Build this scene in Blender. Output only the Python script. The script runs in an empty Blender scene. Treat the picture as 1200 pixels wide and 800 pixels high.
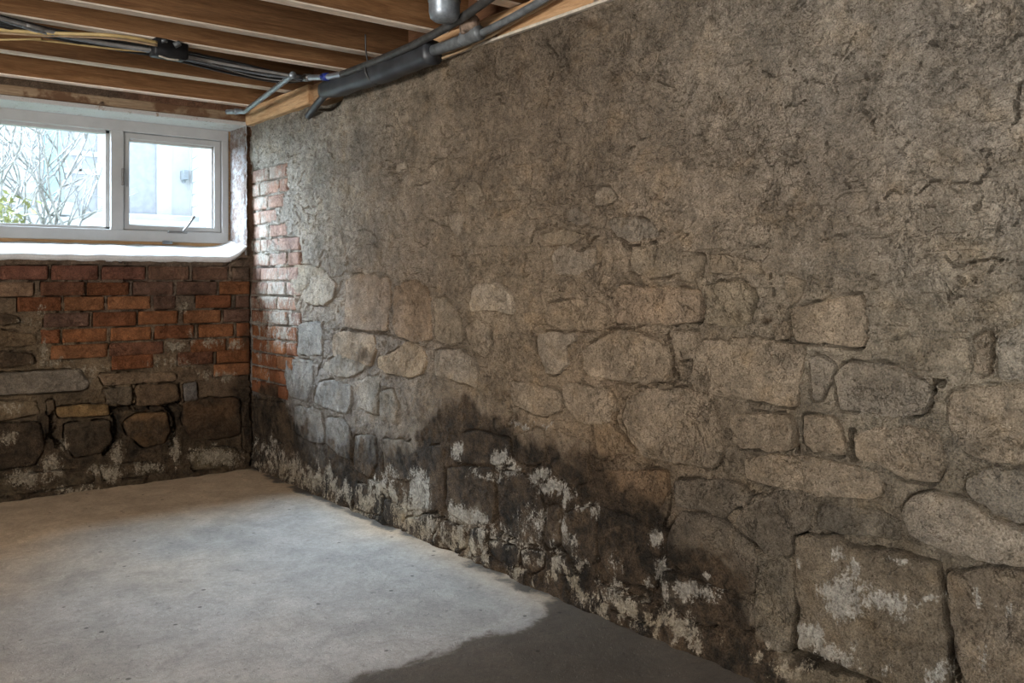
import bpy, bmesh, math, random
import numpy as np
from mathutils import Vector

random.seed(7)
rng = np.random.default_rng(7)
scene = bpy.context.scene
C = scene.collection

# ------------------------------------------------------------------ camera, world, sun, fill lamps, exposure
YAW = math.radians(38.2)
FPX, CX, CY, EYE = 1046.0, 600.0, 328.0, 0.90
cam = bpy.data.cameras.new('camera')
cam.sensor_width = 36.0
cam.lens = FPX / 1200.0 * 36.0
cam.shift_y = (CY - 400.0) / 1200.0
cam.clip_start = 0.02
cam_o = bpy.data.objects.new('camera', cam)
C.objects.link(cam_o)
cam_o.location = (0, 0, EYE)
cam_o.rotation_euler = (math.pi / 2, 0, -YAW)
scene.camera = cam_o

scene.view_settings.view_transform = 'Standard'
scene.view_settings.look = 'None'
scene.view_settings.gamma = 1.0
scene.view_settings.use_curve_mapping = False
scene.view_settings.exposure = 0.0
scene.cycles.use_denoising = True
scene.cycles.max_bounces = 8
scene.cycles.transparent_max_bounces = 12
scene.cycles.sample_clamp_indirect = 4.0

world = bpy.data.worlds.new('overcast_sky')
scene.world = world
world.use_nodes = True
wb = world.node_tree.nodes['Background']
wb.inputs['Color'].default_value = (0.80, 0.91, 1.0, 1)
wb.inputs['Strength'].default_value = 2.6

def light(name, kind, loc, direction, energy, color, **kw):
    l = bpy.data.lights.new(name, kind)
    l.energy = energy
    l.color = color
    for k, v in kw.items():
        setattr(l, k, v)
    o = bpy.data.objects.new(name, l)
    C.objects.link(o)
    o.location = loc
    o.rotation_euler = Vector(direction).to_track_quat('-Z', 'Y').to_euler()
    return o

# hazy sun behind the neighbouring house, falling through the window
light('hazy_sun', 'SUN', (0, 8, 8), (0.62, -0.64, -0.46), 135.0, (0.68, 0.84, 1.0), angle=math.radians(80))
# added fill lamps in invented openings, unseen behind the camera
light('side_fill_lamp', 'AREA', (-2.66, 1.0, 1.27), (1, 0, -0.05), 165.0, (1.0, 0.965, 0.92), shape='RECTANGLE', size=1.5, size_y=0.55)
light('rear_fill_lamp', 'AREA', (-0.7, -1.86, 0.95), (0, 1, 0.05), 12.0, (1.0, 0.93, 0.84), shape='RECTANGLE', size=0.95, size_y=1.3)

# ------------------------------------------------------------------ charts between the plan of the photograph and the real planes
S_, C_ = math.sin(YAW), math.cos(YAW)
XR, YB = 1.67, 4.15            # right wall plane, back wall plane

def ray(px, py):
    u, v = (px - CX) / FPX, (CY - py) / FPX
    return S_ + C_ * u, C_ - S_ * u, v
def at_x(px, py, X):
    dx, dy, dz = ray(px, py); t = X / dx
    return Vector((X, dy * t, EYE + dz * t))
def at_y(px, py, Y):
    dx, dy, dz = ray(px, py); t = Y / dy
    return Vector((dx * t, Y, EYE + dz * t))
def at_z(px, py, Z):
    dx, dy, dz = ray(px, py); t = (Z - EYE) / dz
    return Vector((dx * t, dy * t, Z))
def plan(x, y, z):
    f = np.maximum(x * S_ + y * C_, 0.35)
    r = x * C_ - y * S_
    return CX + FPX * r / f, CY - FPX * (z - EYE) / f

# ------------------------------------------------------------------ noise
def _hash(ix, iy, seed):
    h = (ix.astype(np.int64) * 374761393 + iy.astype(np.int64) * 668265263 + seed * 974634321) & 0xFFFFFFFF
    h = ((h ^ (h >> 13)) * 1274126177) & 0xFFFFFFFF
    h = (h ^ (h >> 16)) & 0xFFFFFFFF
    return h
def perlin(x, y, seed=0):
    x = np.asarray(x, float); y = np.asarray(y, float)
    ix, iy = np.floor(x), np.floor(y)
    fx, fy = x - ix, y - iy
    ux, uy = fx * fx * fx * (fx * (fx * 6 - 15) + 10), fy * fy * fy * (fy * (fy * 6 - 15) + 10)
    def g(dx, dy):
        a = _hash(ix + dx, iy + dy, seed) * (2 * math.pi / 4294967296.0)
        return np.cos(a) * (fx - dx) + np.sin(a) * (fy - dy)
    a = g(0, 0) * (1 - ux) + g(1, 0) * ux
    b = g(0, 1) * (1 - ux) + g(1, 1) * ux
    return (a * (1 - uy) + b * uy) * 1.4
def fbm(x, y, size, octs=4, seed=0, gain=0.5):
    x = np.asarray(x, float) / size; y = np.asarray(y, float) / size
    s = 0; a = 1.0; n = 0
    for k in range(octs):
        s = s + a * perlin(x * 2 ** k + 17.3 * k, y * 2 ** k - 9.1 * k, seed + k)
        n += a; a *= gain
    return s / n * 1.5
def sstep(a, b, v):
    t = np.clip((v - a) / (b - a), 0, 1)
    return t * t * (3 - 2 * t)

# ------------------------------------------------------------------ materials
class Mat:
    def __init__(self, name, rough=0.85):
        self.m = bpy.data.materials.new(name)
        self.m.use_nodes = True
        self.t = self.m.node_tree
        self.b = self.t.nodes['Principled BSDF']
        self.b.inputs['Roughness'].default_value = rough
        self.b.inputs['Specular IOR Level'].default_value = 0.25
    def n(self, kind, **kw):
        o = self.t.nodes.new(kind)
        for k, v in kw.items():
            setattr(o, k, v)
        return o
    def link(self, a, b):
        self.t.links.new(a, b)
    def put(self, sock, v):
        if hasattr(v, 'is_linked') or isinstance(v, bpy.types.NodeSocket):
            self.link(v, sock)
        elif isinstance(v, (tuple, list)) and len(v) == 3 and sock.type == 'RGBA':
            sock.default_value = (*v, 1)
        else:
            sock.default_value = v
    def pos(self, scale=(1, 1, 1)):
        g = self.n('ShaderNodeNewGeometry')
        mp = self.n('ShaderNodeMapping')
        mp.inputs['Scale'].default_value = scale
        self.link(g.outputs['Position'], mp.inputs['Vector'])
        return mp.outputs['Vector']
    def noise(self, scale, detail=4, rough=0.55, vec=None, dist=0.0):
        o = self.n('ShaderNodeTexNoise')
        o.inputs['Scale'].default_value = scale
        o.inputs['Detail'].default_value = detail
        o.inputs['Roughness'].default_value = rough
        o.inputs['Distortion'].default_value = dist
        if vec is not None: self.link(vec, o.inputs['Vector'])
        return o.outputs['Fac']
    def voronoi(self, scale, vec=None, feature='F1'):
        o = self.n('ShaderNodeTexVoronoi', feature=feature)
        o.inputs['Scale'].default_value = scale
        if vec is not None: self.link(vec, o.inputs['Vector'])
        return o.outputs['Distance']
    def math(self, op, a, b=0.0, clamp=False):
        o = self.n('ShaderNodeMath', operation=op)
        o.use_clamp = clamp
        self.put(o.inputs[0], a); self.put(o.inputs[1], b)
        return o.outputs[0]
    def rng(self, v, a, b, lo=0.0, hi=1.0):
        o = self.n('ShaderNodeMapRange', interpolation_type='SMOOTHSTEP')
        self.put(o.inputs['Value'], v)
        for k, q in (('From Min', a), ('From Max', b), ('To Min', lo), ('To Max', hi)):
            self.put(o.inputs[k], q)
        return o.outputs['Result']
    def mix(self, f, a, b, blend='MIX'):
        o = self.n('ShaderNodeMix', data_type='RGBA', blend_type=blend)
        self.put(o.inputs[0], f); self.put(o.inputs[6], a); self.put(o.inputs[7], b)
        return o.outputs[2]
    def scale(self, col, f):
        o = self.n('ShaderNodeVectorMath', operation='SCALE')
        self.put(o.inputs[0], col); self.put(o.inputs['Scale'], f)
        return o.outputs[0]
    def attr(self, name):
        o = self.n('ShaderNodeAttribute'); o.attribute_name = name
        return o
    def sep(self, col):
        o = self.n('ShaderNodeSeparateColor'); self.put(o.inputs[0], col)
        return o.outputs
    def color(self, c):
        self.put(self.b.inputs['Base Color'], c)
    def bump(self, h, strength=0.5, dist=0.004, prev=None):
        o = self.n('ShaderNodeBump')
        o.inputs['Strength'].default_value = strength
        o.inputs['Distance'].default_value = dist
        self.put(o.inputs['Height'], h)
        if prev is not None: self.link(prev, o.inputs['Normal'])
        self.link(o.outputs['Normal'], self.b.inputs['Normal'])
        return o.outputs['Normal']

def plain(name, col, rough=0.6, metal=0.0, var=0.25, nscale=30, bump=0.0, spec=0.3):
    m = Mat(name, rough)
    m.b.inputs['Metallic'].default_value = metal
    m.b.inputs['Specular IOR Level'].default_value = spec
    nz = m.noise(nscale, 5, 0.6, m.pos())
    m.color(m.scale(col, m.rng(nz, 0.3, 0.7, 1 - var, 1 + var)))
    if bump: m.bump(nz, bump, 0.003)
    return m.m

def masonry_material():
    m = Mat('old_masonry', 0.92)
    m.b.inputs['Specular IOR Level'].default_value = 0.12
    P = m.pos()
    tint = m.attr('tint').outputs['Color']
    st = m.sep(m.attr('stain').outputs['Color'])
    dark, salt, fade = st[0], st[1], st[2]
    n_big = m.noise(7, 6, 0.6, P)
    n_mid = m.noise(38, 6, 0.65, P, 0.4)
    n_fine = m.noise(240, 4, 0.7, P)
    n_grit = m.noise(620, 2, 0.6, P)
    v = m.math('MULTIPLY', m.rng(n_big, 0.28, 0.72, 0.80, 1.20), m.rng(n_mid, 0.25, 0.75, 0.72, 1.26))
    v = m.math('MULTIPLY', v, m.rng(n_fine, 0.28, 0.72, 0.62, 1.36))
    v = m.math('MULTIPLY', v, m.rng(n_grit, 0.3, 0.7, 0.78, 1.2))
    c = m.scale(tint, v)
    # warm ochre and cool grey drifts
    w = m.noise(11, 4, 0.6, m.pos((1, 1, 1.2)))
    c = m.mix(m.rng(w, 0.5, 0.8, 0, 0.45), c, m.scale(c, 1.0), 'MIX')
    c = m.mix(m.rng(w, 0.5, 0.75, 0, 0.5), c, (1.08, 0.97, 0.80), 'MULTIPLY')
    c = m.mix(m.rng(w, 0.5, 0.25, 0, 0.5), c, (0.95, 1.0, 1.08), 'MULTIPLY')
    # damp blackened band
    dn = m.math('ADD', m.math('MULTIPLY', m.math('SUBTRACT', n_big, 0.5), 1.1), m.math('MULTIPLY', m.math('SUBTRACT', n_mid, 0.5), 0.85))
    dn = m.math('ADD', dn, m.math('MULTIPLY', m.math('SUBTRACT', n_fine, 0.5), 0.35))
    dm = m.rng(m.math('ADD', dark, m.math('MULTIPLY', dn, m.rng(dark, 0.0, 0.25, 0.0, 1.0))), 0.20, 0.72)
    sk = m.math('ADD', m.math('MULTIPLY', n_big, 0.5), m.math('MULTIPLY', m.noise(24, 6, 0.7, P, 0.5), 0.5))
    soot = m.mix(m.rng(sk, 0.40, 0.64), (0.014, 0.011, 0.008), (0.085, 0.056, 0.033))
    soot = m.scale(soot, m.rng(n_fine, 0.25, 0.75, 0.4, 1.7))
    c = m.mix(m.math('MULTIPLY', dm, 0.95), c, soot)
    # salt bloom, drawn out downwards
    sn = m.noise(46, 8, 0.74, m.pos((1.0, 1.0, 0.42)), 0.7)
    sg = m.noise(150, 5, 0.75, P)
    sv = m.math('ADD', m.math('MULTIPLY', m.math('SUBTRACT', sn, 0.5), 2.3), m.math('MULTIPLY', m.math('SUBTRACT', sg, 0.5), 1.4))
    sm = m.rng(m.math('ADD', salt, m.math('MULTIPLY', sv, m.rng(salt, 0.02, 0.3, 0.0, 1.0))), 0.34, 0.66)
    bloom = m.mix(fade, (0.40, 0.36, 0.30), (0.34, 0.26, 0.16))
    bloom = m.scale(bloom, m.math('MULTIPLY', m.rng(sg, 0.25, 0.75, 0.5, 1.3), m.rng(n_mid, 0.3, 0.7, 0.65, 1.2)))
    c = m.mix(m.math('MULTIPLY', sm, 0.88), c, bloom)
    m.color(c)
    h = m.math('ADD', m.math('MULTIPLY', n_mid, 0.8), m.math('MULTIPLY', n_fine, 0.6))
    ck1 = m.math('ABSOLUTE', m.math('SUBTRACT', m.noise(9, 7, 0.62, P, 0.9), 0.5))
    ck2 = m.math('ABSOLUTE', m.math('SUBTRACT', m.noise(26, 6, 0.65, m.pos((1, 1.15, 0.9)), 0.7), 0.5))
    cmask = m.rng(m.noise(5.5, 3, 0.5, P), 0.49, 0.62)
    lines = m.math('MAXIMUM', m.math('MULTIPLY', m.rng(ck1, 0.008, 0.0, 0.0, 1.0), m.rng(m.noise(4.0, 3, 0.5, m.pos((1.3, 1.3, 1.3))), 0.45, 0.55)), m.math('MULTIPLY', m.rng(ck2, 0.014, 0.0, 0.0, 0.6), cmask))
    h = m.math('SUBTRACT', h, m.math('MULTIPLY', lines, 0.75))
    pits = m.rng(m.noise(130, 3, 0.55, P), 0.41, 0.34)
    h = m.math('SUBTRACT', h, m.math('MULTIPLY', pits, 0.75))
    h = m.math('ADD', h, m.math('MULTIPLY', m.noise(110, 5, 0.7, P, 0.8), 0.6))
    h = m.math('ADD', h, m.math('MULTIPLY', n_grit, 0.18))
    m.bump(h, 1.0, 0.009)
    return m.m
MASON = masonry_material()

def concrete_material():
    m = Mat('floor_concrete', 0.8)
    m.b.inputs['Specular IOR Level'].default_value = 0.25
    P = m.pos()
    st = m.sep(m.attr('stain').outputs['Color'])
    n1 = m.noise(1.6, 6, 0.6, P); n2 = m.noise(9, 7, 0.65, P, 0.5); n3 = m.noise(60, 6, 0.7, P); n4 = m.noise(330, 3, 0.7, P)
    v = m.math('MULTIPLY', m.rng(n1, 0.3, 0.7, 0.86, 1.12), m.rng(n2, 0.25, 0.75, 0.82, 1.16))
    v = m.math('MULTIPLY', v, m.rng(n3, 0.28, 0.72, 0.86, 1.12))
    v = m.math('MULTIPLY', v, m.rng(n4, 0.28, 0.72, 0.82, 1.14))
    c = m.scale((0.40, 0.368, 0.332), v)
    c = m.mix(st[1], c, m.scale((0.52, 0.385, 0.255), v))
    dn = m.math('ADD', m.math('MULTIPLY', m.math('SUBTRACT', n2, 0.5), 0.9), m.math('MULTIPLY', m.math('SUBTRACT', n3, 0.5), 0.35))
    damp = m.rng(m.math('ADD', st[0], m.math('MULTIPLY', dn, m.rng(st[0], 0.0, 0.2))), 0.40, 0.62)
    c = m.mix(damp, c, m.scale((0.105, 0.084, 0.064), v))
    # pits
    pit = m.rng(m.voronoi(13, m.pos((1, 1, 0.2))), 0.06, 0.10, 0.38, 1.0)
    c = m.scale(c, m.math('MAXIMUM', pit, m.rng(n2, 0.44, 0.52, 1.0, 0.0)))
    c = m.scale(c, m.rng(m.noise(28, 5, 0.6, P, 0.6), 0.30, 0.37, 0.72, 1.0))
    m.color(c)
    m.put(m.b.inputs['Roughness'], m.rng(damp, 0, 1, 0.85, 0.6))
    h = m.math('ADD', m.math('MULTIPLY', n2, 0.9), m.math('ADD', m.math('MULTIPLY', n3, 0.9), m.math('MULTIPLY', n4, 0.45)))
    h = m.math('SUBTRACT', h, m.math('MULTIPLY', m.rng(m.noise(75, 3, 0.5, P), 0.36, 0.30), 1.0))
    m.bump(h, 0.55, 0.004)
    return m.m

def wood_material(name, c1, c2, axis='x', rough=0.75, patch=None):
    m = Mat(name, rough)
    m.b.inputs['Specular IOR Level'].default_value = 0.2
    sc = {'x': (0.6, 9, 9), 'y': (9, 0.6, 9), 'z': (9, 9, 0.6)}[axis]
    rnd = m.n('ShaderNodeObjectInfo').outputs['Random']
    vec = m.pos(sc)
    off = m.n('ShaderNodeVectorMath', operation='ADD')
    m.link(vec, off.inputs[0])
    m.put(off.inputs[1], m.scale((31.0, 17.0, 23.0), rnd))
    V = off.outputs[0]
    g = m.noise(5, 7, 0.65, V, 1.2)
    f = m.noise(34, 5, 0.7, V, 0.3)
    big = m.noise(0.9, 3, 0.5, V)
    c = m.mix(m.rng(g, 0.32, 0.68), c1, c2)
    c = m.scale(c, m.math('MULTIPLY', m.rng(f, 0.25, 0.75, 0.72, 1.2), m.rng(big, 0.3, 0.7, 0.75, 1.25)))
    c = m.scale(c, m.rng(rnd, 0, 1, 0.82, 1.18))
    if patch:
        q = m.noise(7, 4, 0.6, m.pos((1.4, 1, 1.5)))
        c = m.mix(m.rng(q, 0.47, 0.60), c, patch)
    m.color(c)
    m.bump(m.math('ADD', f, g), 0.35, 0.003)
    return m.m

def whitewash_material(name, base, under, thr=(0.36, 0.52)):
    m = Mat(name, 0.8)
    P = m.pos()
    n = m.noise(26, 7, 0.7, P, 0.4); f = m.noise(140, 5, 0.7, P)
    k = m.rng(m.math('ADD', m.math('MULTIPLY', n, 0.75), m.math('MULTIPLY', f, 0.25)), *thr)
    c = m.mix(k, m.scale(under, m.rng(f, 0.3, 0.7, 0.7, 1.3)), m.scale(base, m.rng(f, 0.3, 0.7, 0.9, 1.06)))
    m.color(c)
    m.bump(m.math('ADD', n, m.math('MULTIPLY', f, 0.4)), 0.5, 0.005)
    return m.m

CONC = concrete_material()
JOIST = wood_material('joist_timber', (0.15, 0.070, 0.028), (0.25, 0.130, 0.058), 'x')
JUNDER = wood_material('lit_joist_underside', (0.66, 0.54, 0.43), (0.80, 0.70, 0.59), 'x')  # undersides paler than the sides: light from below put into the colour
PLANK = wood_material('subfloor_timber', (0.12, 0.055, 0.028), (0.20, 0.10, 0.05), 'y')
PLATE = wood_material('plate_timber', (0.36, 0.20, 0.095), (0.52, 0.34, 0.19), 'y')
LINTEL = wood_material('lintel_timber', (0.25, 0.165, 0.10), (0.34, 0.25, 0.16), 'x', patch=(0.13, 0.068, 0.036))
RAWWOOD = wood_material('raw_packing_timber', (0.26, 0.15, 0.07), (0.38, 0.24, 0.12), 'x')
FRAME = plain('window_paint', (0.40, 0.39, 0.375), 0.45, var=0.05, nscale=12)
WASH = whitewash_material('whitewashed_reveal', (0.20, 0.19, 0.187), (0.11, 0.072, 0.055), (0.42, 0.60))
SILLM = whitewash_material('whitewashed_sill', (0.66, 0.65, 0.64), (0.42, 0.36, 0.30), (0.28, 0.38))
HEADM = whitewash_material('flaking_white_paint', (0.50, 0.48, 0.46), (0.28, 0.19, 0.12), (0.33, 0.45))
RUBBER = plain('black_rubber', (0.030, 0.032, 0.036), 0.42, var=0.35, nscale=18, bump=0.25, spec=0.5)
IRON = plain('dark_iron', (0.055, 0.053, 0.05), 0.5, 0.3, var=0.4, nscale=40, bump=0.2, spec=0.5)
GREYPIPE = plain('grey_pipe', (0.15, 0.16, 0.165), 0.45, 0.3, var=0.3, nscale=40, bump=0.2, spec=0.5)
GALV = plain('galvanised_steel', (0.26, 0.29, 0.32), 0.42, 0.6, var=0.2, nscale=60, bump=0.1, spec=0.5)
SILVER = plain('silver_pipe', (0.36, 0.38, 0.42), 0.32, 0.7, var=0.15, nscale=50)
RUST = plain('corroded_fitting', (0.16, 0.115, 0.085), 0.9, var=0.8, nscale=45, bump=0.8)
TANC = plain('tan_cable_jacket', (0.36, 0.25, 0.15), 0.5, var=0.15)
YELC = plain('yellow_cable_jacket', (0.42, 0.30, 0.13), 0.5, var=0.15)
GRYC = plain('grey_cable_jacket', (0.26, 0.25, 0.24), 0.5, var=0.15)
BLKC = plain('black_cable_jacket', (0.028, 0.027, 0.027), 0.45, var=0.2)
BLUET = plain('blue_tape', (0.02, 0.035, 0.22), 0.4, var=0.1)
CLAMPM = plain('black_cable_clamp', (0.014, 0.014, 0.015), 0.5, var=0.3, bump=0.3)
BATTEN = plain('pale_batten', (0.50, 0.44, 0.36), 0.8, var=0.2, nscale=40)
BRONZE = plain('window_hardware', (0.20, 0.19, 0.18), 0.4, 0.6, var=0.1)
PARGE2 = plain('plain_parging', (0.26, 0.225, 0.18), 0.95, var=0.3, nscale=6, bump=0.5)

def glass_material():
    m = bpy.data.materials.new('window_glass'); m.use_nodes = True
    t = m.node_tree; t.nodes.clear()
    out = t.nodes.new('ShaderNodeOutputMaterial'); mx = t.nodes.new('ShaderNodeMixShader')
    a = t.nodes.new('ShaderNodeBsdfTransparent'); b = t.nodes.new('ShaderNodeBsdfGlossy')
    a.inputs['Color'].default_value = (0.95, 0.98, 1.0, 1)
    b.inputs['Roughness'].default_value = 0.04
    mx.inputs['Fac'].default_value = 0.05
    t.links.new(a.outputs[0], mx.inputs[1]); t.links.new(b.outputs[0], mx.inputs[2]); t.links.new(mx.outputs[0], out.inputs['Surface'])
    return m
GLASS = glass_material()

# ------------------------------------------------------------------ object helpers
def add_obj(name, verts, faces, mat, parent=None, smooth=False, center=False):
    verts = [tuple(v) for v in verts]
    loc = Vector((0, 0, 0))
    if center:
        a = np.array(verts); loc = Vector(((a[:, 0].min() + a[:, 0].max()) / 2, (a[:, 1].min() + a[:, 1].max()) / 2, a[:, 2].min()))
        verts = [tuple(Vector(v) - loc) for v in verts]
    me = bpy.data.meshes.new(name)
    me.from_pydata(verts, [], faces)
    me.materials.append(mat)
    if smooth:
        me.polygons.foreach_set('use_smooth', [True] * len(me.polygons))
    me.update()
    o = bpy.data.objects.new(name, me)
    C.objects.link(o)
    o.location = loc
    if parent is not None:
        o.parent = parent
        o.location = loc - parent_world(parent)
    return o
def parent_world(p):
    v = Vector((0, 0, 0))
    while p is not None:
        v += p.location; p = p.parent
    return v
def tag(o, label=None, cat=None, group=None, kind=None):
    if label: o['label'] = label
    if cat: o['category'] = cat
    if group: o['group'] = group
    if kind: o['kind'] = kind
    return o
def empty(name, loc):
    o = bpy.data.objects.new(name, None); C.objects.link(o); o.location = loc
    o.empty_display_size = 0.05
    return o
class MB:
    def __init__(self): self.v, self.f = [], []
    def add(self, v, f):
        n = len(self.v); self.v += [tuple(q) for q in v]; self.f += [tuple(i + n for i in q) for q in f]; return self
    def box(self, x0, x1, y0, y1, z0, z1):
        v = [(x0, y0, z0), (x1, y0, z0), (x1, y1, z0), (x0, y1, z0), (x0, y0, z1), (x1, y0, z1), (x1, y1, z1), (x0, y1, z1)]
        return self.add(v, [(0, 3, 2, 1), (4, 5, 6, 7), (0, 1, 5, 4), (1, 2, 6, 5), (2, 3, 7, 6), (3, 0, 4, 7)])
    def build(self, name, mat, parent=None, bevel=0.0, smooth=False, center=True):
        o = add_obj(name, self.v, self.f, mat, parent, smooth, center)
        if bevel:
            b = o.modifiers.new('bevel', 'BEVEL'); b.width = bevel; b.segments = 2; b.limit_method = 'ANGLE'
        return o
def box(name, mat, x0, x1, y0, y1, z0, z1, parent=None, bevel=0.003):
    return MB().box(x0, x1, y0, y1, z0, z1).build(name, mat, parent, bevel)

def catmull(pts, per=8):
    pts = [Vector(p) for p in pts]
    if len(pts) < 3: return pts
    P = [pts[0] * 2 - pts[1]] + pts + [pts[-1] * 2 - pts[-2]]
    out = []
    for i in range(1, len(P) - 2):
        a, b, c, d = P[i - 1:i + 3]
        for k in range(per):
            t = k / per
            out.append(0.5 * ((2 * b) + (c - a) * t + (2 * a - 5 * b + 4 * c - d) * t * t + (3 * b - a - 3 * c + d) * t ** 3))
    out.append(P[-2])
    return out
def tube_data(pts, r, n=10, cap=True, prof=None):
    """sweep along pts; r number or list; prof optional list of (a, b) unit offsets"""
    pts = [Vector(p) for p in pts]; m = len(pts)
    rr = r if isinstance(r, (list, tuple)) else [r] * m
    prof = prof or [(math.cos(2 * math.pi * k / n), math.sin(2 * math.pi * k / n)) for k in range(n)]
    n = len(prof)
    v, f = [], []
    prev = None
    for i, p in enumerate(pts):
        d = (pts[min(i + 1, m - 1)] - pts[max(i - 1, 0)]).normalized()
        up = Vector((0, 0, 1)) if prev is None else prev
        if prev is None and abs(d.z) > 0.9: up = Vector((1, 0, 0))
        s = d.cross(up).normalized(); u = s.cross(d).normalized(); prev = u
        for a, b in prof: v.append(p + (s * a + u * b) * rr[i])
    for i in range(m - 1):
        for k in range(n):
            k2 = (k + 1) % n
            f.append((i * n + k, i * n + k2, (i + 1) * n + k2, (i + 1) * n + k))
    if cap:
        f.append(tuple(reversed(range(n)))); f.append(tuple((m - 1) * n + k for k in range(n)))
    return v, f
def tube(name, pts, r, mat, parent=None, n=10, smooth_path=True, per=8, prof=None):
    if smooth_path: pts = catmull(pts, per)
    v, f = tube_data(pts, r, n, True, prof)
    o = add_obj(name, v, f, mat, parent, True, True)
    return o

# ------------------------------------------------------------------ wall fields
def splats(px, py, lst):
    out = np.zeros_like(px)
    for x, y, rx, ry, a in lst:
        q = ((px - x) / rx) ** 2 + ((py - y) / ry) ** 2
        out = np.maximum(out, a * np.exp(-q * 0.9))
    return out
def rbf(px, py, ctrl, sig):
    w = np.zeros_like(px); c = np.zeros(px.shape + (3,))
    for x, y, col in ctrl:
        k = np.exp(-(((px - x) ** 2 + (py - y) ** 2) / (2 * sig * sig))) + 1e-9
        w += k; c += k[..., None] * np.array(col)
    return c / w[..., None]
def srgb(r, g, b, k=1.75):
    f = lambda v: ((v / 255 + 0.055) / 1.055) ** 2.4
    return (f(r) * k, f(g) * k, f(b) * k)

R_TINT = [(1150, 80, srgb(114, 107, 97)), (1000, 100, srgb(108, 101, 91)), (850, 80, srgb(104, 96, 85)), (720, 90, srgb(92, 82, 70)),
          (600, 110, srgb(84, 73, 61)), (470, 130, srgb(106, 94, 79)), (340, 150, srgb(112, 108, 99)), (330, 200, srgb(116, 112, 104)),
          (1120, 300, srgb(114, 106, 94)), (960, 250, srgb(108, 98, 86)), (780, 220, srgb(110, 98, 84)), (600, 230, srgb(100, 88, 74)),
          (450, 250, srgb(106, 95, 82)), (380, 280, srgb(112, 104, 93)), (430, 350, srgb(110, 94, 78)), (560, 330, srgb(104, 92, 76)),
          (700, 400, srgb(108, 93, 76)), (850, 360, srgb(102, 92, 78)), (1000, 380, srgb(104, 96, 83)), (1150, 450, srgb(106, 97, 83)),
          (380, 420, srgb(96, 92, 88)), (450, 470, srgb(92, 84, 74)), (600, 470, srgb(104, 90, 73)), (740, 540, srgb(92, 78, 62)),
          (860, 560, srgb(86, 77, 65)), (960, 600, srgb(78, 71, 61)), (1080, 560, srgb(92, 83, 70)), (1150, 650, srgb(76, 68, 57)),
          (900, 700, srgb(84, 74, 60)), (1050, 760, srgb(80, 70, 56)), (700, 620, srgb(74, 61, 48)), (500, 560, srgb(90, 78, 64)), (400, 540, srgb(80, 76, 72))]
DB_X = [250, 297, 335, 360, 400, 440, 480, 515, 545, 580, 620, 660, 700, 760, 800, 850, 885, 930, 1000, 1300]
DB_Y = [462, 462, 475, 505, 515, 510, 520, 480, 470, 492, 515, 530, 545, 580, 610, 655, 735, 790, 830, 900]
R_DARK = [(316, 488, 26, 34, 1.25), (345, 515, 22, 22, 0.8), (455, 590, 12, 12, 0.7), (520, 640, 10, 10, 0.8), (570, 640, 12, 14, 0.8), (405, 560, 14, 12, 0.7), (640, 670, 16, 10, 0.9), (325, 500, 26, 28, 0.9), (535, 490, 26, 24, 0.8), (590, 520, 22, 30, 0.85), (560, 560, 40, 30, 0.5), (690, 545, 40, 22, 0.8), (720, 600, 30, 26, 0.95),
          (735, 625, 26, 14, 1.0), (830, 655, 35, 14, 0.8), (840, 735, 40, 26, 1.0), (800, 765, 60, 22, 1.0), (700, 700, 60, 14, 0.8), (410, 525, 22, 25, 0.6),
          (655, 240, 22, 8, 0.35), (640, 245, 10, 6, 0.45), (900, 375, 10, 8, 0.5), (755, 18, 25, 8, 0.3), (690, 30, 30, 9, 0.4), (925, 42, 25, 8, 0.3),
          (960, 775, 40, 10, 1.0), (1118, 770, 8, 25, 0.9), (870, 680, 14, 30, 0.6), (780, 590, 14, 20, 0.6), (1000, 640, 60, 6, 0.3), (1120, 735, 20, 40, 0.35),
          (600, 660, 12, 20, 0.7), (680, 665, 20, 20, 0.7), (470, 560, 14, 20, 0.4), (425, 420, 18, 14, 0.5)]
R_LIFT = [(490, 585, 40, 30, 0.5), (545, 605, 30, 16, 0.8), (640, 620, 40, 40, 0.45), (660, 615, 10, 30, 0.7), (800, 695, 50, 18, 0.6), (450, 560, 20, 40, 0.35),
          (905, 700, 25, 60, 0.7), (560, 560, 30, 14, 0.2), (830, 630, 45, 22, 0.75), (730, 555, 50, 25, 0.35), (395, 470, 40, 40, 0.5), (380, 530, 40, 40, 0.45), (440, 545, 30, 50, 0.35)]
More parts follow.
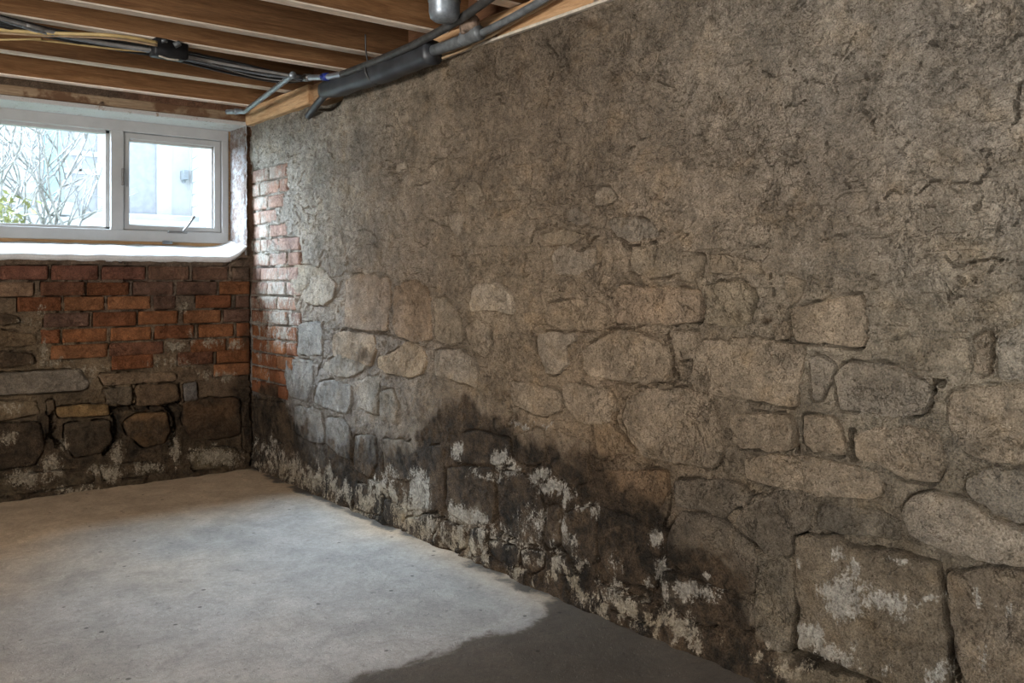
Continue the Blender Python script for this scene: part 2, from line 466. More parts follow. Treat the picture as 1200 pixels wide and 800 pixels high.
R_SALT = [(318, 530, 10, 22, 0.55), (335, 548, 22, 14, 0.7), (365, 565, 24, 12, 0.65), (400, 580, 20, 14, 0.55), (430, 595, 20, 16, 0.6), (455, 560, 14, 22, 0.5), (492, 575, 15, 26, 0.85),
          (478, 600, 22, 18, 0.8), (505, 620, 20, 14, 0.7), (540, 602, 18, 12, 0.95), (560, 612, 16, 8, 0.85), (536, 527, 6, 12, 0.85), (586, 538, 8, 12, 0.95), (600, 550, 9, 10, 0.7),
          (612, 497, 14, 4, 0.65), (640, 498, 8, 4, 0.55), (570, 555, 26, 5, 0.6), (632, 555, 12, 8, 0.8), (645, 572, 14, 14, 0.9), (662, 585, 7, 14, 0.85), (683, 592, 8, 5, 0.85),
          (700, 600, 5, 14, 0.6), (664, 615, 5, 20, 0.6), (625, 610, 26, 26, 0.42), (675, 630, 8, 20, 0.5), (680, 658, 12, 10, 0.65), (655, 660, 14, 10, 0.5), (615, 640, 14, 18, 0.5),
          (550, 640, 10, 20, 0.6), (530, 625, 12, 10, 0.6), (580, 625, 20, 8, 0.6), (770, 630, 7, 12, 0.9), (775, 672, 7, 16, 0.85), (780, 695, 9, 16, 0.8), (805, 690, 14, 10, 0.85),
          (828, 672, 7, 7, 0.7), (825, 698, 20, 10, 0.6), (755, 685, 5, 8, 0.7), (720, 690, 18, 8, 0.65), (745, 705, 14, 8, 0.5), (780, 722, 14, 12, 0.65), (770, 735, 10, 8, 0.55),
          (720, 660, 14, 24, 0.35), (905, 757, 20, 8, 0.4), (925, 780, 30, 12, 0.6), (890, 775, 14, 10, 0.55), (988, 690, 30, 24, 1.0), (990, 715, 24, 16, 0.9), (1005, 665, 10, 16, 0.7), (1025, 700, 20, 14, 0.7),
          (1048, 705, 30, 14, 0.85), (1060, 720, 14, 10, 0.55), (1093, 698, 8, 7, 0.85), (1075, 700, 10, 10, 0.5), (948, 750, 16, 14, 1.0), (975, 764, 28, 12, 0.9), (1000, 775, 20, 8, 0.55),
          (1043, 782, 14, 10, 0.55), (1104, 790, 14, 12, 0.75), (1153, 698, 5, 16, 0.65), (1160, 770, 16, 22, 0.45), (1150, 650, 20, 3, 0.3), (1055, 655, 22, 5, 0.5), (940, 655, 5, 12, 0.4),
          (985, 645, 8, 12, 0.4), (1178, 710, 14, 14, 0.4), (440, 630, 14, 10, 0.5), (500, 640, 10, 10, 0.45), (700, 700, 20, 7, 0.45), (392, 475, 26, 6, 0.35), (350, 475, 14, 6, 0.45), (420, 505, 14, 20, 0.3)]
LIME_LIT = [(318, 205, 20, 14, 0.5), (308, 225, 12, 20, 0.55), (310, 270, 12, 30, 0.5), (312, 295, 20, 14, 0.6), (325, 330, 20, 20, 0.45), (320, 350, 26, 14, 0.6), (325, 375, 24, 16, 0.6), (335, 395, 14, 14, 0.5), (315, 400, 8, 30, 0.4), (310, 430, 14, 30, 0.25)]  # lime film on the bricks, its strength also painting in window light

def right_fields(s, z):
    px, py = plan(np.full_like(s, XR), s, z)
    px = np.minimum(px, 1400)
    wx, wy = 9 * fbm(s, z, 0.09, 4, 161, 0.6), 13 * fbm(s * 1.6, z, 0.12, 4, 167, 0.6)
    px0, py0 = px, py
    px, py = px + wx, py + wy
    yb = np.interp(px, DB_X, DB_Y) + 10 * fbm(s, z, 0.12, 3, 61)
    dk = sstep(-24, 26, py - yb) * 0.95
    dk = np.maximum(dk, splats(px, py, R_DARK))
    dk = dk * (1 - splats(px, py, R_LIFT) * 0.85)
    sa = np.maximum(splats(px, py, R_SALT) * 1.05, splats(px, py, LIME_LIT) * 1.35)
    foot = np.exp(-((z - 0.07 - 0.06 * fbm(s, z, 0.3, 2, 171)) / 0.085) ** 2) * sstep(900, 780, px0) * np.clip(0.32 + 1.1 * fbm(s * 1.4, z, 0.085, 3, 175, 0.6), 0, 1.0)
    sa = np.maximum(sa, foot)
    fade = np.clip((z < 0.16) * (0.16 - z) / 0.12, 0, 1) * (0.6 + 0.4 * fbm(s, z, 0.2, 2, 5))
    return px0, py0, dk, sa, np.clip(fade, 0, 1)
def right_low(s, z):
    return 0.010 * fbm(s, z, 0.7, 3, 1) + 0.005 * fbm(s, z, 0.22, 2, 4)

def right_tint(px, py):
    return rbf(px, py, R_TINT, 75.0)

B_TINT = [(30, 320, srgb(84, 70, 58)), (150, 310, srgb(92, 78, 66)), (260, 310, srgb(92, 80, 68)), (30, 380, srgb(92, 76, 58)), (150, 370, srgb(84, 68, 56)),
          (260, 370, srgb(92, 78, 64)), (30, 430, srgb(100, 84, 64)), (150, 430, srgb(112, 94, 72)), (250, 430, srgb(100, 82, 64)), (60, 470, srgb(74, 62, 48)),
          (180, 480, srgb(60, 48, 36)), (280, 420, srgb(50, 38, 28)), (100, 540, srgb(90, 76, 58)), (240, 540, srgb(96, 80, 60)), (288, 250, srgb(96, 70, 54))]
B_DARK = [(55, 500, 14, 26, 0.9), (135, 500, 9, 30, 0.95), (205, 490, 12, 20, 0.95), (285, 490, 14, 60, 0.9), (90, 540, 40, 10, 0.7), (165, 530, 30, 8, 0.9), (110, 560, 30, 6, 0.6),
          (20, 540, 30, 10, 0.7), (200, 520, 12, 16, 0.8), (250, 500, 40, 20, 0.6), (170, 478, 50, 4, 0.8), (290, 400, 8, 60, 0.5), (20, 415, 24, 9, 0.55), (10, 372, 16, 6, 0.55), (240, 470, 40, 10, 0.5),
          (60, 575, 60, 4, 0.5), (120, 390, 90, 40, 0.08)]
B_SALT = [(8, 512, 12, 12, 0.6), (30, 560, 24, 12, 0.7), (60, 545, 14, 16, 0.7), (75, 520, 8, 14, 0.6), (135, 530, 8, 20, 0.65), (125, 552, 22, 10, 0.75), (170, 548, 22, 8, 0.6), (205, 525, 7, 20, 0.7), (250, 535, 30, 11, 0.8),
          (100, 432, 40, 6, 0.45), (60, 425, 30, 6, 0.5), (105, 440, 6, 12, 0.55), (200, 425, 40, 8, 0.5), (205, 405, 12, 6, 0.75), (250, 402, 14, 6, 0.65), (275, 405, 10, 8, 0.6), (262, 440, 16, 8, 0.6), (240, 440, 14, 10, 0.5),
          (50, 410, 8, 14, 0.5), (30, 375, 20, 8, 0.4), (45, 365, 8, 10, 0.45), (215, 360, 8, 8, 0.5), (225, 395, 6, 12, 0.5), (95, 302, 16, 3, 0.8), (10, 475, 20, 10, 0.4), (200, 320, 40, 3, 0.2), (90, 572, 60, 5, 0.5)]
def back_fields(s, z):
    px, py = plan(s, np.full_like(s, YB), z)
    px0, py0 = px, py
    px, py = px + 6 * fbm(s, z, 0.10, 4, 261, 0.6), py + 6 * fbm(s, z, 0.09, 4, 267, 0.6)
    dk = splats(px, py, B_DARK)
    dk = np.maximum(dk, sstep(466, 505, py) * 0.58)
    sa = splats(px, py, B_SALT) * 1.1
    fade = np.full_like(s, 0.6)
    return px0, py0, dk, sa, fade
def back_low(s, z):
    return 0.005 * fbm(s, z, 0.5, 3, 21) + 0.012 * sstep(0.55, 0.2, z)

def set_attr(me, tint, stain):
    n = len(me.vertices)
    for nm, arr in (('tint', tint), ('stain', stain)):
        a = me.color_attributes.new(nm, 'FLOAT_COLOR', 'POINT')
        full = np.ones((n, 4), np.float32); full[:, :3] = arr
        a.data.foreach_set('color', full.ravel())

# ------------------------------------------------------------------ masonry pieces (stones and bricks)
class Wall:
    def __init__(self, kind):
        self.kind = kind
        self.fields = right_fields if kind == 'right' else back_fields
        self.low = right_low if kind == 'right' else back_low
        self.pieces = []       # (poly, joint)
    def to3(self, s, z, h):
        if self.kind == 'right': return np.stack([XR - h, s, z], -1)
        return np.stack([s, YB - h, z], -1)
    def chart(self, px, py):
        if self.kind == 'right':
            p = at_x(px, py, XR); return p.y, p.z
        p = at_y(px, py, YB); return p.x, p.z

def chaikin(p, it):
    for k in range(it):
        q = np.roll(p, -1, 0)
        c = 0.07 if k == 0 else 0.2
        p = np.stack([p * (1 - c) + q * c, p * c + q * (1 - c)], 1).reshape(-1, 2)
    return p
def resample(p, n):
    q = np.vstack([p, p[:1]])
    d = np.r_[0, np.cumsum(np.linalg.norm(np.diff(q, axis=0), axis=1))]
    t = np.linspace(0, d[-1], n, endpoint=False)
    return np.stack([np.interp(t, d, q[:, 0]), np.interp(t, d, q[:, 1])], 1)
def area2(p):
    q = np.roll(p, -1, 0)
    return (p[:, 0] * q[:, 1] - q[:, 0] * p[:, 1]).sum()

def make_piece(wall, parent, name, poly, tint, proud=0.004, edge=0.010, joint=1.0, smooth_it=2, wob=0.002, seed=0, rough=1.0, bulge=0.003, jw=0.010):
    poly = np.array(poly, float)
    if area2(poly) < 0: poly = poly[::-1]
    size = math.sqrt(abs(area2(poly)) / 2)
    p = chaikin(poly, smooth_it) if smooth_it else poly
    n = int(np.clip(size / 0.0028, 44, 170)) if name == 'stone' else 44
    p = resample(p, n)
    cen = p.mean(0)
    out = (p - cen); out /= np.linalg.norm(out, axis=1, keepdims=True) + 1e-9
    p = p + out * (wob * fbm(p[:, 0] + seed * 3.1, p[:, 1], 0.05, 4, 40 + seed % 50, 0.65))[:, None]
    wall.pieces.append((p, joint, jw))
    rad = np.linalg.norm(p - cen, axis=1)
    rings = [1.0, 1.0] + list(1 - np.array([0.35, 0.8, 1.5, 2.4]) * edge / max(rad.mean(), edge * 2.6))
    k = int(np.clip(size / 0.012, 4, 20)) if name == 'stone' else 4
    rings += list(np.linspace(rings[-1], 0, k + 2)[1:-1])
    V, D = [], []
    for i, f in enumerate(rings):
        V.append(cen + (p - cen) * f)
        D.append((1 - f) * rad if i else np.full(n, -1.0))
    V = np.vstack(V + [cen[None]]); D = np.r_[np.concatenate(D), rad.mean()]
    s, z = V[:, 0], V[:, 1]
    ee = np.clip(1 - D / (edge * 2.2), 0, 1)
    h = wall.low(s, z) + proud - edge * 0.9 * ee ** 2.2 + bulge * (1 - np.clip(np.linalg.norm(V - cen, axis=1) / (rad.mean() * 1.2), 0, 1) ** 2)
    h += rough * (0.0028 * fbm(s, z, 0.07, 4, 80 + seed % 90) + 0.0013 * fbm(s, z, 0.018, 3, 33 + seed % 70))
    h[:n] = wall.low(s[:n], z[:n]) - 0.05
    P = wall.to3(s, z, h)
    R = len(rings)
    F = []
    flip = wall.kind == 'right'
    for i in range(R - 1):
        for j in range(n):
            j2 = (j + 1) % n
            q = (i * n + j, i * n + j2, (i + 1) * n + j2, (i + 1) * n + j)
            F.append(q[::-1] if flip else q)
    c = R * n
    for j in range(n):
        q = ((R - 1) * n + j, (R - 1) * n + (j + 1) % n, c)
        F.append(q[::-1] if flip else q)
    o = add_obj(name, P, F, MASON, parent, True, True)
    px, py, dk, sa, fade = wall.fields(s, z)
    var = 1 + 0.24 * fbm(s, z, 0.10, 4, 7 + seed % 60, 0.6)
    base = np.array(tint)[None]
    if name == 'stone' and wall.kind == 'right': base = 0.62 * base + 0.38 * right_tint(px, py)
    set_attr(o.data, base * var[:, None], np.stack([dk, sa, fade], 1))
    return o

def seg_dist(P, a, b):
    ab = b - a; L = (ab * ab).sum() + 1e-12
    t = np.clip(((P - a) @ ab) / L, 0, 1)
    return np.linalg.norm(P - (a + t[:, None] * ab), axis=1)
def inside(P, poly):
    r = np.zeros(len(P), bool)
    q = np.roll(poly, -1, 0)
    for a, b in zip(poly, q):
        c = (a[1] > P[:, 1]) != (b[1] > P[:, 1])
        if not c.any(): continue
        x = (b[0] - a[0]) * (P[:, 1] - a[1]) / (b[1] - a[1] + 1e-15) + a[0]
        r ^= c & (P[:, 0] < x)
    return r

def carve(P, h, pieces, cracks, seed):
    order = np.argsort(P[:, 0]); xs = P[order, 0]
    for poly, joint, jw in pieces:
        lo, hi = poly.min(0) - 0.03, poly.max(0) + 0.03
        i0, i1 = np.searchsorted(xs, lo[0]), np.searchsorted(xs, hi[0])
        idx = order[i0:i1]
        idx = idx[(P[idx, 1] > lo[1]) & (P[idx, 1] < hi[1])]
        if not len(idx): continue
        Q = P[idx]
        ins = inside(Q, poly)
        d = np.full(len(Q), 9.0)
        pp = poly[::2] if len(poly) > 40 else poly
        for a, b in zip(pp, np.roll(pp, -1, 0)):
            d = np.minimum(d, seg_dist(Q, a, b))
        nz = fbm(Q[:, 0], Q[:, 1], 0.09, 3, seed + 3)
        m = np.clip(0.28 + 1.7 * nz + 0.5 * (joint - 0.8), 0, 1.2)
        g = 0.042 * joint * m * np.clip(1 - d / (jw * 0.72), 0, 1) ** 0.8
        smear = 0.006 * (0.6 - joint) + 0.007 * fbm(Q[:, 0], Q[:, 1], 0.06, 4, seed + 9)
        h[idx] = np.where(ins, h[idx] + np.where(m > 0.15, -0.008, smear) - 0.045 * np.clip((d - 0.003) / 0.03, 0, 1), h[idx] - g)
    for pts, w, dep in cracks:
        pts = np.array(pts)
        lo, hi = pts.min(0) - w * 2.5, pts.max(0) + w * 2.5
        i0, i1 = np.searchsorted(xs, lo[0]), np.searchsorted(xs, hi[0])
        idx = order[i0:i1]
        idx = idx[(P[idx, 1] > lo[1]) & (P[idx, 1] < hi[1])]
        if not len(idx): continue
        Q = P[idx]
        d = np.full(len(Q), 9.0)
        for a, b in zip(pts[:-1], pts[1:]):
            d = np.minimum(d, seg_dist(Q, a, b))
        ww = w * np.clip(0.75 + 1.3 * fbm(Q[:, 0], Q[:, 1], 0.035, 3, 55), 0.25, 1.6)
        h[idx] -= dep * np.clip(1.15 - d / ww, 0, 1) ** 0.7

def grid_faces(nc, nr, flip):
    i = np.arange(nc - 1)[:, None]; j = np.arange(nr - 1)[None]
    a = i * nr + j; b = (i + 1) * nr + j; c = b + 1; d = a + 1
    q = np.stack([a, b, c, d], -1).reshape(-1, 4)
    return q[:, ::-1] if flip else q
def grid_mesh(name, P, Q, mat, smooth=True):
    me = bpy.data.meshes.new(name)
    me.vertices.add(len(P)); me.vertices.foreach_set('co', np.ascontiguousarray(P, np.float32).ravel())
    me.loops.add(len(Q) * 4); me.loops.foreach_set('vertex_index', np.ascontiguousarray(Q, np.int32).ravel())
    me.polygons.add(len(Q)); me.polygons.foreach_set('loop_start', np.arange(0, len(Q) * 4, 4, dtype=np.int32))
    me.materials.append(mat)
    me.update(calc_edges=True)
    me.polygons.foreach_set('use_smooth', np.full(len(Q), smooth, bool))
    me.validate()
    o = bpy.data.objects.new(name, me); C.objects.link(o)
    return o

def Zm(ox, oy, k, pts):
    return [(ox + x / k, oy + y / k) for x, y in pts]

TAN, GREY, LIGHT, DARK = srgb(113, 100, 84), srgb(104, 96, 85), srgb(120, 109, 95), srgb(75, 68, 59)
BLUE, BROWN, PALE = srgb(100, 96, 90), srgb(92, 80, 66), srgb(134, 122, 106)

# each: outline, colour, proud mm, edge mm, joint
STONES = [
 (Zm(750,300,4,[(290,395),(520,375),(700,410),(780,420),(770,530),(750,600),(750,705),(640,695),(470,665),(250,635),(250,500)]), TAN, 7, 8, 1.0),
 (Zm(750,300,4,[(710,245),(890,205),(1040,180),(1065,260),(1050,435),(930,415),(720,405)]), TAN, 7, 7, 0.9),
 (Zm(750,300,4,[(800,480),(830,468),(910,505),(890,590),(850,680),(820,670),(800,560)]), GREY, 4, 6, 1.0),
 (Zm(900,300,4,[(310,560),(370,500),(500,490),(650,530),(760,600),(765,670),(735,740),(600,745),(340,720)]), GREY, 7, 8, 0.9),
 (Zm(750,300,4,[(145,355),(265,350),(275,400),(260,480),(170,485)]), TAN, 5, 7, 1.0),
 (Zm(500,350,4,[(725,240),(870,150),(960,145),(1090,200),(1140,270),(1145,385),(1020,395),(900,385),(760,365),(730,330)]), TAN, 6, 9, 0.9),
 ([(725,490),(735,465),(760,455),(810,456),(835,460),(845,500),(848,530),(835,550),(790,541),(755,536),(735,515)], TAN, 6, 9, 0.8),
 ([(857,484),(925,485),(930,500),(929,530),(870,525),(857,515)], TAN, 6, 7, 1.0),
 ([(945,487),(975,485),(985,500),(990,532),(960,530),(943,520)], TAN, 6, 7, 1.0),
 (Zm(900,450,4,[(405,230),(500,200),(730,205),(810,225),(830,400),(800,470),(650,450),(560,380),(410,350)]), TAN, 6, 9, 0.8),
 ([(872,538),(900,532),(950,535),(1000,545),(1030,550),(1036,575),(1028,585),(960,582),(875,562)], TAN, 6, 9, 0.6),
 ([(1056,600),(1070,580),(1095,577),(1135,587),(1165,605),(1195,620),(1225,630),(1230,665),(1200,664),(1150,655),(1095,640),(1065,625)], LIGHT, 12, 10, 0.8),
 ([(1112,458),(1160,452),(1225,450),(1232,500),(1225,548),(1160,540),(1125,525),(1112,500)], TAN, 6, 9, 0.6),
 ([(1135,562),(1160,545),(1200,550),(1230,555),(1230,615),(1195,612),(1150,590),(1133,576)], GREY, 5, 10, 0.6),
 (Zm(900,600,4,[(122,200),(130,120),(180,105),(340,115),(380,165),(600,185),(800,240),(820,330),(830,460),(850,600),(855,770),(850,840),(700,840),(500,780),(300,700),(150,640),(135,540),(152,480),(130,350)]), srgb(84, 74, 61), 16, 12, 1.5),
 ([(1112,668),(1150,665),(1200,670),(1235,672),(1240,800),(1200,830),(1140,830),(1122,770),(1114,700)], BROWN, 8, 10, 1.2),
 ([(888,650),(905,645),(928,660),(930,700),(924,745),(926,764),(890,762),(882,740),(885,690)], srgb(86, 78, 66), 6, 9, 1.0),
 (Zm(650,550,4,[(530,300),(600,195),(720,210),(830,270),(940,370),(945,520),(920,580),(800,570),(600,480),(535,400)]), DARK, 8, 10, 1.2),
 (Zm(650,550,4,[(935,120),(1100,90),(1200,85),(1200,285),(1110,310),(1105,410),(1000,400),(940,350),(840,250),(900,180)]), DARK, 6, 8, 0.9),
 (Zm(650,550,4,[(560,50),(800,40),(910,90),(905,160),(840,190),(790,225),(690,190),(570,170)]), DARK, 5, 9, 0.8),
 (Zm(500,350,4,[(520,170),(560,155),(690,160),(700,200),(650,225),(660,310),(600,350),(560,350),(525,270)]), LIGHT, 6, 7, 0.8),
 (Zm(500,350,4,[(40,240),(160,235),(215,270),(235,330),(235,420),(190,400),(90,365),(45,360)]), LIGHT, 7, 7, 0.8),
 (Zm(500,350,4,[(180,140),(240,90),(300,130),(305,210),(270,270),(210,240)]), TAN, 4, 9, 0.5),
 (Zm(500,350,4,[(380,385),(480,390),(620,430),(630,530),(540,550),(450,520),(385,495)]), TAN, 6, 8, 0.8),
 (Zm(500,350,4,[(635,390),(730,400),(860,430),(880,500),(860,600),(700,580),(640,500)]), TAN, 5, 9, 0.7),
 ([(552,345),(558,332),(588,330),(598,345),(601,370),(585,364),(570,362),(552,366)], PALE, 5, 6, 0.6),
 (Zm(500,150,4,[(580,600),(640,540),(720,580),(780,560),(780,630),(730,680),(600,690)]), LIGHT, 3, 9, 0.4),
 (Zm(500,150,4,[(785,300),(830,270),(880,290),(900,330),(840,365),(795,365)]), LIGHT, 6, 6, 0.6),
 (Zm(500,150,4,[(850,450),(880,415),(1000,420),(1060,440),(1080,500),(1030,530),(930,530),(880,500)]), GREY, 6, 8, 1.0),
 (Zm(270,170,4,[(330,680),(370,620),(450,600),(490,650),(480,720),(430,755),(350,740)]), LIGHT, 7, 8, 0.8),
 ([(404,328),(420,320),(455,325),(458,350),(454,388),(430,387),(404,383)], srgb(114,96,79), 7, 6, 0.9),
 ([(461,335),(485,325),(505,345),(507,397),(490,402),(459,390)], srgb(112,92,72), 5, 8, 0.6),
 ([(509,345),(525,350),(540,370),(542,400),(530,405),(511,398)], srgb(110,98,82), 4, 9, 0.4),
 (Zm(270,370,4,[(320,40),(400,20),(430,60),(430,180),(370,190),(315,175)]), BLUE, 5, 7, 1.0),
 (Zm(270,370,4,[(480,90),(520,70),(670,90),(680,150),(660,240),(560,200),(480,190)]), srgb(122,104,84), 6, 7, 0.8),
 (Zm(270,370,4,[(690,190),(750,180),(830,120),(900,140),(930,200),(910,270),(850,290),(740,270),(690,240)]), srgb(124,105,82), 6, 7, 0.8),
 (Zm(270,370,4,[(265,200),(390,210),(390,290),(370,400),(280,380),(262,300)]), BLUE, 6, 8, 0.9),
 (Zm(270,370,4,[(410,310),(480,300),(575,325),(570,400),(550,460),(450,430),(395,400)]), BLUE, 8, 7, 1.0),
 (Zm(270,370,4,[(300,420),(430,440),(440,600),(350,580),(300,540)]), BLUE, 6, 8, 0.8),
 (Zm(270,370,4,[(450,470),(555,490),(565,680),(500,650),(450,600)]), BLUE, 7, 8, 1.0),
 (Zm(270,370,4,[(575,560),(680,560),(690,680),(660,760),(580,720)]), BLUE, 6, 8, 1.0),
 (Zm(270,370,4,[(420,240),(500,180),(590,160),(640,200),(630,250),(560,295),(500,280)]), GREY, 4, 8, 0.7),
 (Zm(270,370,4,[(700,360),(760,340),(790,420),(780,500),(710,490)]), GREY, 4, 9, 0.6),
 (Zm(270,370,4,[(590,300),(700,280),(705,340),(690,470),(600,430)]), GREY, 4, 9, 0.6),
 (Zm(270,370,4,[(710,570),(850,590),(900,700),(880,780),(720,760)]), GREY, 6, 9, 0.7),
 (Zm(270,370,4,[(105,385),(260,405),(285,580),(200,600),(110,540)]), DARK, 4, 9, 0.5),
 (Zm(400,500,4,[(500,190),(700,190),(725,300),(712,460),(600,455),(500,400)]), GREY, 9, 8, 1.1),
 (Zm(400,500,4,[(735,200),(860,230),(940,320),(950,560),(850,540),(740,480)]), GREY, 7, 8, 0.9),
 (Zm(400,500,4,[(975,370),(1030,360),(1035,540),(990,570),(960,540)]), BROWN, 6, 7, 1.0),
 (Zm(400,500,4,[(1048,420),(1100,380),(1200,370),(1205,640),(1100,620),(1048,560)]), GREY, 7, 8, 1.0),
 (Zm(400,500,4,[(380,90),(490,90),(490,385),(410,390),(300,390),(335,240)]), GREY, 6, 8, 0.9),
 (Zm(400,500,4,[(510,30),(640,20),(785,60),(795,180),(650,180),(520,160)]), BROWN, 5, 9, 0.7),
 (Zm(400,500,4,[(820,30),(950,0),(960,150),(900,180),(820,170)]), BROWN, 5, 8, 0.6),
 (Zm(400,500,4,[(970,0),(1160,70),(1165,260),(1050,270),(975,170)]), BROWN, 6, 9, 0.7),
 (Zm(400,500,4,[(295,430),(420,405),(460,450),(430,550),(300,500)]), GREY, 9, 9, 1.3),
 (Zm(400,500,4,[(470,440),(570,470),(580,560),(540,600),(470,540)]), GREY, 8, 9, 1.2),
 (Zm(400,500,4,[(600,480),(690,480),(680,520),(660,600),(620,610),(590,560)]), TAN, 8, 9, 1.2),
 (Zm(400,500,4,[(690,530),(830,570),(840,650),(760,640),(695,590)]), GREY, 8, 10, 1.2),
 (Zm(400,500,4,[(845,570),(960,590),(945,660),(890,690),(850,640)]), BROWN, 9, 9, 1.2),
 (Zm(400,500,4,[(985,610),(1060,600),(1110,690),(1010,690)]), TAN, 9, 9, 1.2),
 (Zm(400,500,4,[(200,330),(290,400),(285,490),(200,440)]), BLUE, 7, 9, 1.2),
 (Zm(400,500,4,[(60,260),(185,310),(190,420),(60,380)]), BLUE, 7, 9, 1.1),
 (Zm(650,550,4,[(205,165),(420,250),(505,340),(470,560),(300,520),(215,440)]), DARK, 7, 10, 0.9),
 (Zm(650,550,4,[(205,530),(455,640),(440,720),(250,640)]), GREY, 9, 9, 1.1),
 (Zm(650,550,4,[(500,470),(600,490),(820,590),(930,630),(920,760),(640,720),(500,600)]), DARK, 8, 10, 1.0),
 (Zm(650,550,4,[(180,0),(515,0),(535,100),(490,195),(380,180),(180,110)]), srgb(88,70,52), 5, 10, 0.6),
 ([(716,345),(726,332),(760,337),(800,336),(821,340),(822,376),(790,380),(720,379)], srgb(116,99,81), 5, 8, 0.8),
 ([(827,334),(868,327),(884,345),(878,378),(850,384),(828,378)], srgb(108,97,80), 5, 8, 0.8),
 ([(796,300),(823,298),(822,330),(797,330)], srgb(106,95,80), 4, 7, 0.8),
 ([(828,297),(866,300),(892,308),(895,322),(860,318),(828,322)], srgb(106,94,78), 4, 7, 0.7),
 (Zm(750,300,4,[(680,90),(770,110),(750,200),(705,230),(680,160)]), srgb(110,98,82), 4, 7, 0.6),
 (Zm(750,300,4,[(630,330),(670,305),(698,320),(695,385),(640,390)]), TAN, 5, 6, 0.9),
 (Zm(900,300,4,[(555,420),(600,372),(715,372),(718,450),(650,470),(560,460)]), srgb(110,101,87), 4, 8, 0.5),
 (Zm(900,300,4,[(735,390),(850,372),(935,385),(950,530),(740,520)]), srgb(112,102,87), 4, 9, 0.5),
 (Zm(900,300,4,[(960,385),(1035,352),(1050,400),(1030,550),(962,540)]), TAN, 6, 8, 0.6),
 ([(1168,395),(1200,372),(1235,372),(1235,445),(1170,446)], srgb(108,101,90), 4, 9, 0.5),
 ([(738,288),(790,289),(792,320),(765,326),(735,318)], srgb(104,93,78), 4, 8, 0.8),
 (Zm(500,150,4,[(530,480),(640,470),(680,480),(740,500),(690,540),(600,550),(540,540)]), srgb(102,91,76), 4, 8, 0.6),
 (Zm(500,150,4,[(655,390),(700,360),(780,420),(740,460),(660,440)]), srgb(102,92,80), 4, 7, 0.6),
 ([(640,355),(690,350),(712,360),(708,385),(660,388),(640,378)], srgb(106,92,75), 3, 10, 0.5),
 ([(690,485),(718,470),(722,505),(745,530),(700,540)], srgb(98,82,64), 3, 10, 0.4),
 ([(868,590),(900,592),(905,612),(880,618)], DARK, 4, 8, 0.6),
 ([(960,590),(1020,595),(1050,605),(1058,632),(1010,628),(955,618)], srgb(76,70,61), 4, 10, 0.5),
 ([(345,310),(372,312),(385,322),(360,335),(345,350),(340,330)], srgb(112,100,84), 4, 8, 0.5),
 (Zm(270,170,4,[(780,90),(820,80),(835,105),(800,138),(778,125)]), PALE, 3, 5, 0.4),
 (Zm(270,170,4,[(1030,330),(1080,305),(1100,340),(1070,430),(1030,400)]), LIGHT, 3, 7, 0.3),
 (Zm(270,170,4,[(1100,180),(1150,160),(1190,230),(1160,310),(1110,270)]), srgb(112,100,84), 3, 8, 0.3),
 ([(430,560),(446,568),(448,585),(430,582)], GREY, 6, 8, 1.0),
]
BACK_STONES = [
 ([(-45,440),(0,437),(95,432),(106,450),(100,457),(0,463),(-45,466)], srgb(98,88,76), 10, 10, 1.1),
 ([(114,438),(160,436),(205,436),(208,446),(160,449),(122,452)], srgb(98,80,62), 5, 8, 0.8),
 ([(120,456),(154,452),(154,475),(127,472)], srgb(84,72,58), 7, 8, 1.0),
 ([(158,451),(207,449),(211,469),(185,474),(160,476)], srgb(80,64,48), 8, 8, 1.0),
 ([(66,477),(95,474),(125,473),(128,486),(68,489)], srgb(106, 84, 56), 10, 7, 1.3),
 ([(75,496),(128,491),(131,514),(118,530),(88,535),(75,522)], srgb(74,62,48), 12, 10, 1.4),
 ([(143,494),(160,484),(194,482),(199,505),(190,519),(168,524),(148,508)], srgb(98, 74, 50), 14, 11, 1.5),
 ([(214,472),(245,466),(280,466),(282,508),(250,514),(222,513),(212,492)], srgb(72,54,38), 10, 10, 1.1),
 ([(-40,500),(0,497),(46,494),(53,526),(40,544),(0,549),(-40,550)], srgb(64,52,40), 10, 10, 1.0),
 ([(-40,472),(0,470),(42,470),(48,484),(0,493),(-40,496)], srgb(92,78,60), 8, 9, 1.0),
 ([(221,529),(250,523),(275,524),(282,538),(270,546),(223,551)], srgb(106,92,70), 14, 10, 1.0),
 ([(117,546),(150,542),(185,541),(191,552),(150,559),(119,562)], srgb(100,86,66), 12, 9, 0.9),
 ([(-40,566),(0,560),(60,551),(108,550),(110,563),(30,577),(-40,588)], srgb(100,86,66), 14, 10, 0.8),
 ([(-40,366),(0,366),(22,370),(24,378),(0,381),(-40,381)], srgb(70,56,42), 5, 8, 0.8),
 ([(-40,388),(0,386),(42,392),(44,404),(20,406),(-40,407)], srgb(86,70,52), 6, 9, 0.8),
 ([(-40,412),(0,411),(38,414),(42,426),(15,430),(-40,432)], srgb(66,53,40), 6, 9, 0.8),
 ([(215,450),(230,447),(232,468),(216,470)], srgb(84,78,72), 7, 7, 0.9),
 ([(54,470),(62,468),(64,480),(56,486)], srgb(84,70,54), 6, 6, 0.9),
 ([(282,500),(293,498),(294,530),(284,528)], srgb(56,44,32), 8, 7, 0.9),
]

# ------------------------------------------------------------------ wall_right
WR, WB = Wall('right'), Wall('back')
wr_root = bpy.data.objects.new('wall_right_tmp', None)   # replaced below once the mesh exists
stone_jobs, brick_jobs = [], []

def lin(a, b, step):
    return list(np.linspace(a, b, max(2, int(round(abs(b - a) / step)) + 1))[:-1])

